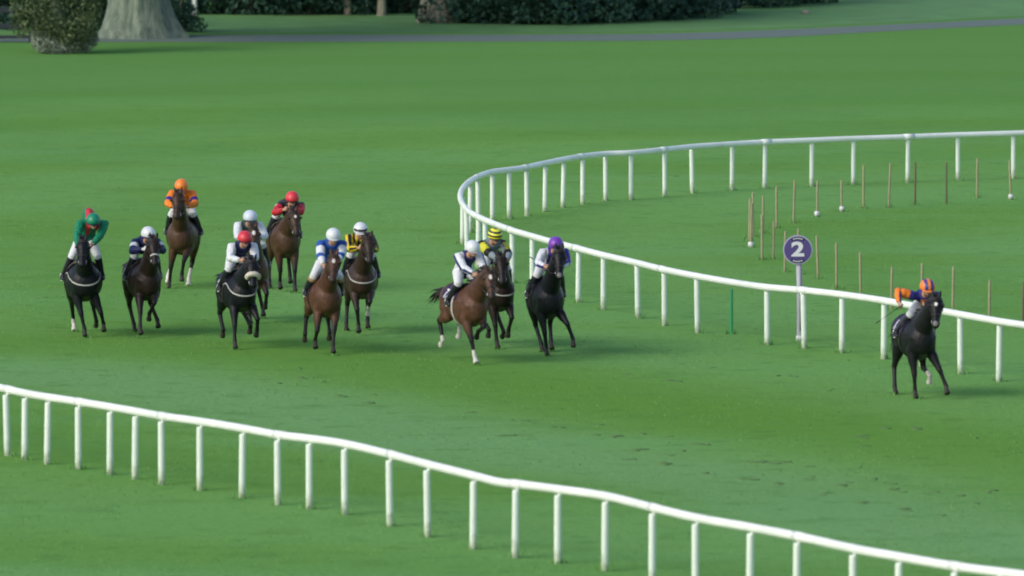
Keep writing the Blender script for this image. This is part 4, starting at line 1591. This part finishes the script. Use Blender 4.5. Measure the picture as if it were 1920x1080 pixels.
    for q in (-1, 1):
        tube(bm, [pel + Vector((0.0, q * 0.06, -0.02)), hip[q], hip[q].lerp(kn[q], 0.45), kn[q], kn[q].lerp(ft[q], 0.20)], [0.12, 0.116, 0.098, 0.077, 0.072], 14)
    child('breeches', remesh(bm, 0.013, 3, 0.45, 'breeches'), M['breeches'])
    # boots
    for q in (-1, 1):
        bm = bmesh.new()
        k0 = kn[q].lerp(ft[q], 0.06)
        tube(bm, [k0, kn[q].lerp(ft[q], 0.45), kn[q].lerp(ft[q], 0.75), ft[q] + Vector((0, 0, 0.02)), ft[q] + Vector((0.0, 0, -0.03))], [0.078, 0.070, 0.055, 0.051, 0.048], 14)
        tube(bm, [ft[q] + Vector((-0.07, 0, -0.025)), ft[q] + Vector((0.0, 0, -0.025)), ft[q] + Vector((0.09, 0, -0.045)), ft[q] + Vector((0.16, 0, -0.055))], [(0.042, 0.042), (0.048, 0.054), (0.047, 0.042), (0.030, 0.026)], 14)
        bo = child('boot', remesh(bm, 0.011, 2, 0.4, 'boot'), M['boot'])
        if j.get('boot_top'):
            bm = bmesh.new()
            tube(bm, [k0 + (k0 - ft[q]).normalized() * 0.01, kn[q].lerp(ft[q], 0.19)], [0.084, 0.081], 16)
            o = child('boot_top', bm, M['boot_top'])
            o.parent = bo
    # helmet with its silk cover
    bm = bmesh.new()
    n, mm = 28, 12
    hc = hd + Vector((-0.012, 0, 0.045))
    tip = Matrix.Rotation(R(j.get('nod', 14)), 3, 'Y')
    rings = []
    for i in range(mm + 1):
        a = R(-16 + 106 * i / mm)
        sc = math.cos(a)
        rings.append([hc + tip @ Vector((0.166 * sc * math.cos(2 * math.pi * k / n), 0.141 * sc * math.sin(2 * math.pi * k / n), 0.140 * math.sin(a))) for k in range(n)])
    loft(bm, rings)
    for v in bm.verts:
        v.co -= base
    me = to_mesh(bm, 'helmet')
    bm = bmesh.new()
    bm.from_mesh(me)
    bmesh.ops.subdivide_edges(bm, edges=bm.edges[:], cuts=2, use_grid_fill=True, smooth=0.0)
    me = to_mesh(bm, 'helmet')
    P = co_array(me) + np.array(base, np.float32) - np.array(hc, np.float32)
    P = P @ np.array(tip, np.float32)
    cols = j['cap'](P)
    set_cols(me, cols.astype(np.float32))
    hel = link('helmet', me, M['shell'], body)
    bm = bmesh.new()
    vs0, vs1 = [], []
    for k in range(-7, 8):
        a = R(k * 9.5)
        e = 0.05 * math.cos(R(k * 9.5 * 1.3))
        vs0.append(hc + tip @ Vector((0.160 * math.cos(a), 0.136 * math.sin(a), -0.032)))
        vs1.append(hc + tip @ Vector((0.160 * math.cos(a) + e, 0.136 * math.sin(a) * (1 + e), -0.048)))
    for off in (0.0, -0.008):
        pass
    r = []
    for p, p2 in zip(vs0, vs1):
        dz = Vector((0, 0, 0.009))
        r.append([p + dz, p2 + dz * 0.6, p2 - dz * 0.2, p - dz * 0.4])
    loft(bm, r)
    pk = child('peak', bm, mat_for(j.get('peak', (0.02, 0.02, 0.03))))
    pk.parent = hel
    # goggles
    bm = bmesh.new()
    if j.get('goggles_up'):
        pts = [hc + tip @ Vector((0.158 * math.cos(R(k * 8)), 0.132 * math.sin(R(k * 8)), 0.022)) for k in range(-9, 10)]
    else:
        pts = [hd + Vector((0.106 * math.cos(R(k * 9)) - 0.004, 0.082 * math.sin(R(k * 9)), 0.018)) for k in range(-9, 10)]
    ribbon(bm, pts, Vector((0, 0, 1)), 0.042, 0.014)
    child('goggles', bm, M['goggle'])
    # reins from the fists to the bit: they belong to the horse's bridle
    br = [c for c in h.root.children if c.name.startswith('bridle')][0]
    for q in (-1, 1):
        if j.get('free') == q:
            continue
        a = wr[q] + (wr[q] - elb[q]).normalized() * 0.075
        b = h.bit[q]
        bm = bmesh.new()
        tube(bm, [a, a.lerp(b, 0.5) + Vector((0, q * 0.02, -0.05)), b], 0.0085, 6)
        link('rein', to_mesh(bm), M['leather'], br)
    if j.get('whip'):
        q, p_end, lab = j['whip']
        a = wr[q] + (wr[q] - elb[q]).normalized() * 0.085
        e = local(h, *p_end)
        d = (e - a).normalized()
        bm = bmesh.new()
        tube(bm, [a - d * 0.09, a - d * 0.06, a + d * 0.10, a + d * 0.12, a + d * 0.50, a + d * 0.52, a + d * 0.62], [0.011, 0.010, 0.009, 0.006, 0.004, 0.010, 0.009], 8)
        me = to_mesh(bm, 'whip')
        me.transform(Matrix.Translation(-a))
        o = link('whip', me, M['whip'])
        o.matrix_world = root_loc @ Matrix.Translation(a)
        tag(o, lab, 'whip')
    return body


_mats = {}


def mat_for(c):
    if c not in _mats:
        _mats[c] = mat('cap_peak', c, 0.45, 20, 0.1)
    return _mats[c]


def chest_patch(f, col):
    def g(part, t, q, ang, rel, P):
        return paint(f(part, t, q, ang, rel, P), (part == 0) & (np.abs(rel[:, 1]) < 0.075) & (rel[:, 2] < -0.06) & (rel[:, 0] > -0.12), col)
    return g


def plain(c):
    return lambda P: np.tile(np.array(c, np.float32), (len(P), 1))


def stripes_cap(a, b, n=5):
    def f(P):
        w = ((np.floor((P[:, 1] / 0.141) * n / 2 + 0.5)).astype(int) % 2 == 0)
        c = np.where(w[:, None], np.array(a, np.float32), np.array(b, np.float32))
        return c
    return f


def hoops_cap(a, b):
    def f(P):
        k = np.floor((P[:, 2] + 0.035) / 0.034).astype(int) % 2 == 0
        return np.where(k[:, None], np.array(a, np.float32), np.array(b, np.float32))
    return f


def silk(body, sleeve, extra=None):
    def f(part, t, q, ang, rel, P):
        c = np.where((part == 0)[:, None], np.array(body, np.float32), np.array(sleeve, np.float32))
        if extra:
            c = extra(c, part, t, q, ang, rel, P)
        return c
    return f


def paint(c, m, col):
    c = c.copy()
    c[m] = np.array(col, np.float32)
    return c


NAVY, WHT, RED, ORG, GRN, BLK = (0.010, 0.015, 0.070), (0.60, 0.63, 0.67), (0.48, 0.025, 0.04), (0.75, 0.20, 0.025), (0.004, 0.17, 0.085), (0.012, 0.012, 0.015)
YEL, BLU, PUR = (0.58, 0.44, 0.02), (0.018, 0.075, 0.33), (0.13, 0.03, 0.34)

j1 = silk(GRN, GRN, lambda c, p, t, q, a, r, P: paint(c, (p == 0) & ((np.abs(r[:, 1]) > 0.055) & (np.abs(r[:, 1]) < 0.13) & (r[:, 0] > -0.1) | ((r[:, 2] > 0.09) & (np.abs(r[:, 1]) < 0.10))), RED))
j2 = silk(NAVY, NAVY, lambda c, p, t, q, a, r, P: paint(c, (p == 1) & (t > 0.38) & (t < 0.72), WHT))
j3 = silk(ORG, ORG, lambda c, p, t, q, a, r, P: paint(c, (p == 1) & (t > 0.55) & (t < 0.82), (0.03, 0.02, 0.22)))
j4 = silk((0.03, 0.06, 0.055), WHT)
j5 = silk(NAVY, WHT)
j6 = silk((0.02, 0.018, 0.02), RED, lambda c, p, t, q, a, r, P: paint(c, (p == 1) & (t < 0.25), (0.02, 0.018, 0.02)))
j7 = silk(BLU, WHT, lambda c, p, t, q, a, r, P: paint(paint(c, (p == 1) & (t < 0.35), BLU), (p == 2) & (t < 0.28) | (p == 1) & (t > 0.93), BLU))
j8 = silk(YEL, YEL, lambda c, p, t, q, a, r, P: paint(c, (p == 0) & (np.floor((r[:, 1] + 0.5) / 0.045).astype(int) % 2 == 0) | (p > 0) & (np.floor((a + 6.283) / 0.785).astype(int) % 2 == 0), BLK))
j9 = silk((0.02, 0.022, 0.11), WHT, lambda c, p, t, q, a, r, P: paint(paint(c, (p > 0) & (np.abs(a - 0.4) < 0.45), (0.02, 0.022, 0.13)), (p == 0) & (np.abs(r[:, 1]) > 0.115), WHT))
j10 = silk((0.16, 0.21, 0.23), (0.20, 0.25, 0.27), lambda c, p, t, q, a, r, P: paint(paint(c, (p == 1) & (np.abs(a) < 1.5), (0.52, 0.52, 0.03)), (p == 1) & ((t > 0.78) | (t < 0.15)), BLK))
j11 = silk((0.05, 0.018, 0.20), WHT, lambda c, p, t, q, a, r, P: paint(paint(c, (p > 0) & (np.abs(a - 0.75) < 0.62), (0.055, 0.028, 0.24)), (p == 0) & (np.abs(r[:, 1]) > 0.12) & (np.abs(r[:, 1]) < 0.15), WHT))
j12 = silk((0.022, 0.024, 0.16), ORG, lambda c, p, t, q, a, r, P: paint(paint(paint(c, (p > 0) & (np.abs(np.abs(a) - 1.6) < 0.42), (0.03, 0.02, 0.15)), (p == 1) & (t < 0.28), (0.025, 0.03, 0.18)), (p > 0) & (q > 0) & (np.abs(a - 0.2) < 1.2), (0.05, 0.03, 0.26)))

RUNNERS = [
    dict(label='black horse with a white breast girth under the green and red rider', coat=BLACK, yaw=7, chest=160, girth=1.14, plant=(160, 634, 0.72, 0.0), poll=(156, 452), muz=(154, 500), breast=1, num='9', socks={'RH': 0.12},
         RF=(160, 634, 0.72), LF=(195, 621, 0.48), RH=(139, 620, -0.75), LH=(180, 612, -0.95),
         jockey=dict(label='jockey in green silks with red shoulders and a green cap', helmet=(175, 412), f=0.48, hipz=1.90, hump=0.08, back=0.22, wide=1.12, silk=j1, cap=plain((0.002, 0.19, 0.10)), peak=(0.005, 0.02, 0.02), elbow_out=2.2)),
    dict(label='dark bay horse with a pale noseband under the navy rider with white armbands', coat=DBAY, yaw=14, chest=281, plant=(265, 634, 0.95, 0.0), poll=(288, 450), muz=(291, 497), noseband='white', num='5', cloth='cloth_purple',
         RF=(265, 634, 0.95), LF=(279, 601, 0.55), RH=(253, 622, -0.45), LH=(297, 614, -0.35),
         jockey=dict(label='jockey in navy silks with white armbands and a white cap', helmet=(278, 437), f=0.45, silk=j2, cap=plain(WHT), gloves=(0.6, 0.6, 0.6), peak=(0.02, 0.02, 0.05))),
    dict(label='bay horse with white socks at the very back under the orange rider', coat=BAY, yaw=-4, chest=338, girth=1.05, plant=(317, 541, 0.55, 0.0), poll=(334, 364), muz=(331, 412), num='3', socks={'RH': 0.3, 'LH': 0.45}, 
         RF=(317, 541, 0.55), LF=(341, 528, 0.72), RH=(314, 531, -0.30), LH=(353, 536, -0.10),
         jockey=dict(label='jockey in orange silks with blue armbands and an orange cap', helmet=(340, 347), f=0.45, silk=j3, cap=plain(ORG), peak=(0.5, 0.12, 0.02), elbow_out=1.1)),
    dict(label='bay horse with a white star half hidden behind the black sheepskin noseband horse', coat=BAY, yaw=10, chest=480, plant=(470, 608, 0.6, 0.0), poll=(475, 428), muz=(477, 474), star=1.0, num='8',
         RF=(470, 608, 0.6), LF=(497, 578, 0.45), RH=(462, 590, -0.5), LH=(494, 592, -0.7),
         jockey=dict(label='jockey with white sleeves and a white cap behind the red capped rider', helmet=(469, 406), f=0.45, silk=j4, cap=plain((0.52, 0.58, 0.68)), peak=(0.02, 0.03, 0.03), elbow_out=0.9)),
    dict(label='black horse with a sheepskin noseband and white breast girth', coat=BLACK, yaw=14, chest=459, plant=(442, 656, 0.78, 0.0), poll=(473, 490), muz=(475, 538), breast=1, noseband='sheepskin', num='2',
         RF=(442, 656, 0.78), LF=(480, 630, 0.45), RH=(417, 632, -0.55), LH=(470, 625, -0.7),
         jockey=dict(label='jockey in navy silks with white sleeves and a red cap', helmet=(459, 445), f=0.46, silk=j5, cap=plain((0.55, 0.03, 0.05)), peak=(0.06, 0.01, 0.015), elbow_out=0.9)),
    dict(label='bay horse without white legs under the black and red rider', coat=BAY, yaw=9, chest=540, plant=(554, 549, 0.75, 0.0), poll=(551, 398), muz=(557, 440), star=0.5, num='4',
         RF=(526, 541, 0.38), LF=(554, 549, 0.75), RH=(506, 542, -0.35), LH=(545, 530, -0.6),
         jockey=dict(label='jockey in black silks with red sleeves and a red cap', helmet=(548, 370), f=0.45, silk=j6, cap=plain((0.60, 0.035, 0.05)), peak=(0.02, 0.01, 0.01))),
    dict(label='bright bay horse with a star under the blue and white rider', coat=BRIGHT, yaw=9, chest=616, plant=(624, 667, 0.85, 0.0), poll=(627, 480), muz=(624, 530), star=0.8, num='6',
         RF=(592, 653, 0.45), LF=(625, 668, 0.85), RH=(571, 640, -0.6), LH=(617, 637, -0.45),
         jockey=dict(label='jockey in royal blue silks with white sleeves and a white cap', helmet=(625, 440), f=0.46, silk=j7, cap=plain(WHT), peak=(0.5, 0.52, 0.55), elbow_out=1.1, boot_top=1, goggles_up=0)),
    dict(label='dark bay horse with a white breast girth under the yellow and black rider', coat=(0.038, 0.022, 0.016), yaw=5, chest=681, plant=(673, 625, 0.75, 0.05), poll=(691, 446), muz=(694, 492), breast=1, num='10',
         RF=(673, 623, 0.75), LF=(690, 590, 0.45), RH=(650, 628, -0.4), LH=(690, 615, -0.6), socks={'LF': 0.25},
         jockey=dict(label='jockey in yellow and black striped silks with a white cap', helmet=(676, 429), f=0.45, silk=j8, cap=plain(WHT), goggles_up=1, elbow_out=0.5, peak=(0.5, 0.5, 0.55))),
    dict(label='bright bay horse with white socks and star ahead of the main group', coat=BRIGHT, yaw=21, chest=896, plant=(894, 685, 0.80, 0.0), poll=(917, 510), muz=(923, 562), star=0.9, num='7', white_girth=1, cloth='cloth_purple',
         RF=(894, 685, 0.80), LF=(893, 634, 0.45), RH=(826, 648, -0.85), LH=(859, 634, -0.7), socks={'RF': 0.15, 'RH': 0.08, 'LH': 0.10}, tail=(-0.55, -0.15, 0.0),
         jockey=dict(label='jockey in navy and white silks with striped sleeves and a white cap', helmet=(886, 463), f=0.44, silk=j9, cap=plain(WHT), peak=(0.35, 0.38, 0.38), boot_top=0)),
    dict(label='dark brown horse half hidden behind the bright bay horse with white socks', coat=BROWN, yaw=16, chest=944, plant=(934, 655, 0.75, 0.0), poll=(940, 482), muz=(943, 540), breast=1, num='11',
         RF=(934, 655, 0.75), LF=(952, 632, 0.55), RH=(915, 632, -0.6), LH=(952, 632, -0.8), tail=(-0.55, 0.45, -0.02),
         jockey=dict(label='jockey in grey silks with yellow sleeves and a black and yellow hooped cap', helmet=(928, 440), f=0.42, silk=j10, cap=hoops_cap((0.72, 0.70, 0.03), BLK), peak=(0.02, 0.02, 0.02), elbow_out=1.1)),
    dict(label='black horse nearest the bend of the rail under the purple capped rider', coat=BLACK, yaw=9, chest=1034, plant=(1026, 668, 0.60, 0.0), poll=(1049, 470), muz=(1049, 530), num='12', noseband=None, snip=1,
         RF=(1026, 667, 0.60), LF=(1081, 651, 0.85), RH=(1017, 668, -0.30), LH=(1035, 655, -0.35),
         jockey=dict(label='jockey in purple silks with white sleeves and a purple cap', helmet=(1042, 456), f=0.44, silk=j11, cap=plain((0.15, 0.035, 0.36)), peak=(0.05, 0.02, 0.12),
                     whip=(-1, (994, 482, 0.25), 'black whip held back by the purple capped jockey'))),
    dict(label='black horse with a star leading alone along the inside rail', coat=(0.0075, 0.0082, 0.011), yaw=12, chest=1733, plant=(1718, 748, 0.60, 0.0), poll=(1756, 560), muz=(1754, 618), star=0.55, num='1', snip=1,
         RF=(1718, 748, 0.60), LF=(1777, 739, 0.85), RH=(1680, 746, -0.30), LH=(1742, 719, -0.10), socks={'LH': 0.25}, cloth='cloth_purple', tail=(-0.40, -0.05, -0.35),
         jockey=dict(label='jockey in navy and orange silks with a striped cap, one arm flung out', helmet=(1739, 536), f=0.44, silk=chest_patch(j12, ORG), elbow_out=1.8, push=-0.08, cap=stripes_cap(ORG, (0.03, 0.03, 0.20), 5), peak=(0.7, 0.2, 0.04), hipz=1.70, hipx=-0.08, hipy=0.16,
                     hands={-1: (1686, 568, 0.42, (-0.1, -1.0, 0.45))}, free=-1, whip=(-1, (1640, 608, 0.05), 'thin black whip in the flung out hand of the leading jockey'))),
]
for s in RUNNERS:
    hz = build_horse(s)
    build_jockey(hz, s)


# ------------------------------------------------------------------ longer blades in the turf: round posts, stakes and planted hooves, and thinly over the track
def grass_blades():
    r = np.random.RandomState(3)
    base, hgt = [], []
    for lst, n0, n1, d0, d1, h0, h1 in ((feet, 16, 34, 0.05, 0.11, 0.04, 0.13), (hoof_spots, 30, 45, 0.02, 0.10, 0.03, 0.075)):
        for f in lst:
            k = r.randint(n0, n1)
            a, d = r.rand(k) * 6.283, d0 + d1 * r.rand(k) ** 1.3
            base.append(np.stack([f.x + d * np.cos(a), f.y + d * np.sin(a), np.zeros(k)], 1))
            hgt.append(r.uniform(h0, h1, k))
    n = 36000
    Y = 128 + 85 * r.rand(n) ** 1.2
    X = (r.rand(n) * 2 - 1) * (Y * 0.0585)
    patch = np.sin(X * 1.3 + 2 * np.sin(Y * 0.21)) + np.sin(Y * 0.47 + 1.7 * np.sin(X * 0.6)) + r.normal(0, 0.7, n)
    m = patch > -0.3
    base.append(np.stack([X[m], Y[m], np.zeros(m.sum())], 1))
    hgt.append(r.uniform(0.012, 0.036, m.sum()))
    b = np.concatenate(base)
    h = np.concatenate(hgt)[:, None]
    k = len(b)
    t = r.rand(k) * 6.283
    w = np.stack([np.cos(t), np.sin(t), np.zeros(k)], 1) * r.uniform(0.005, 0.010, k)[:, None]
    a = r.rand(k) * 6.283
    ln = np.stack([np.cos(a), np.sin(a), np.zeros(k)], 1) * h * r.uniform(0.1, 0.7, k)[:, None]
    up = np.array((0, 0, 1.0))
    v = np.stack([b - w, b + w, b + w * 0.6 + ln * 0.4 + up * h * 0.6, b - w * 0.6 + ln * 0.4 + up * h * 0.6, b + ln + up * h], 1).reshape(-1, 3)
    f = []
    for i in range(k):
        q = 5 * i
        f.append((q, q + 1, q + 2, q + 3))
        f.append((q + 3, q + 2, q + 4))
    me = bpy.data.meshes.new('grass')
    me.from_pydata(v.tolist(), [], f)
    tag(link('grass', me, leaf_mat('grass_blades', (0.10, 0.25, 0.055), (0.145, 0.32, 0.085)), None, False), 'longer grass blades in the turf and round the feet of posts and stakes', 'grass', kind='stuff')


grass_blades()
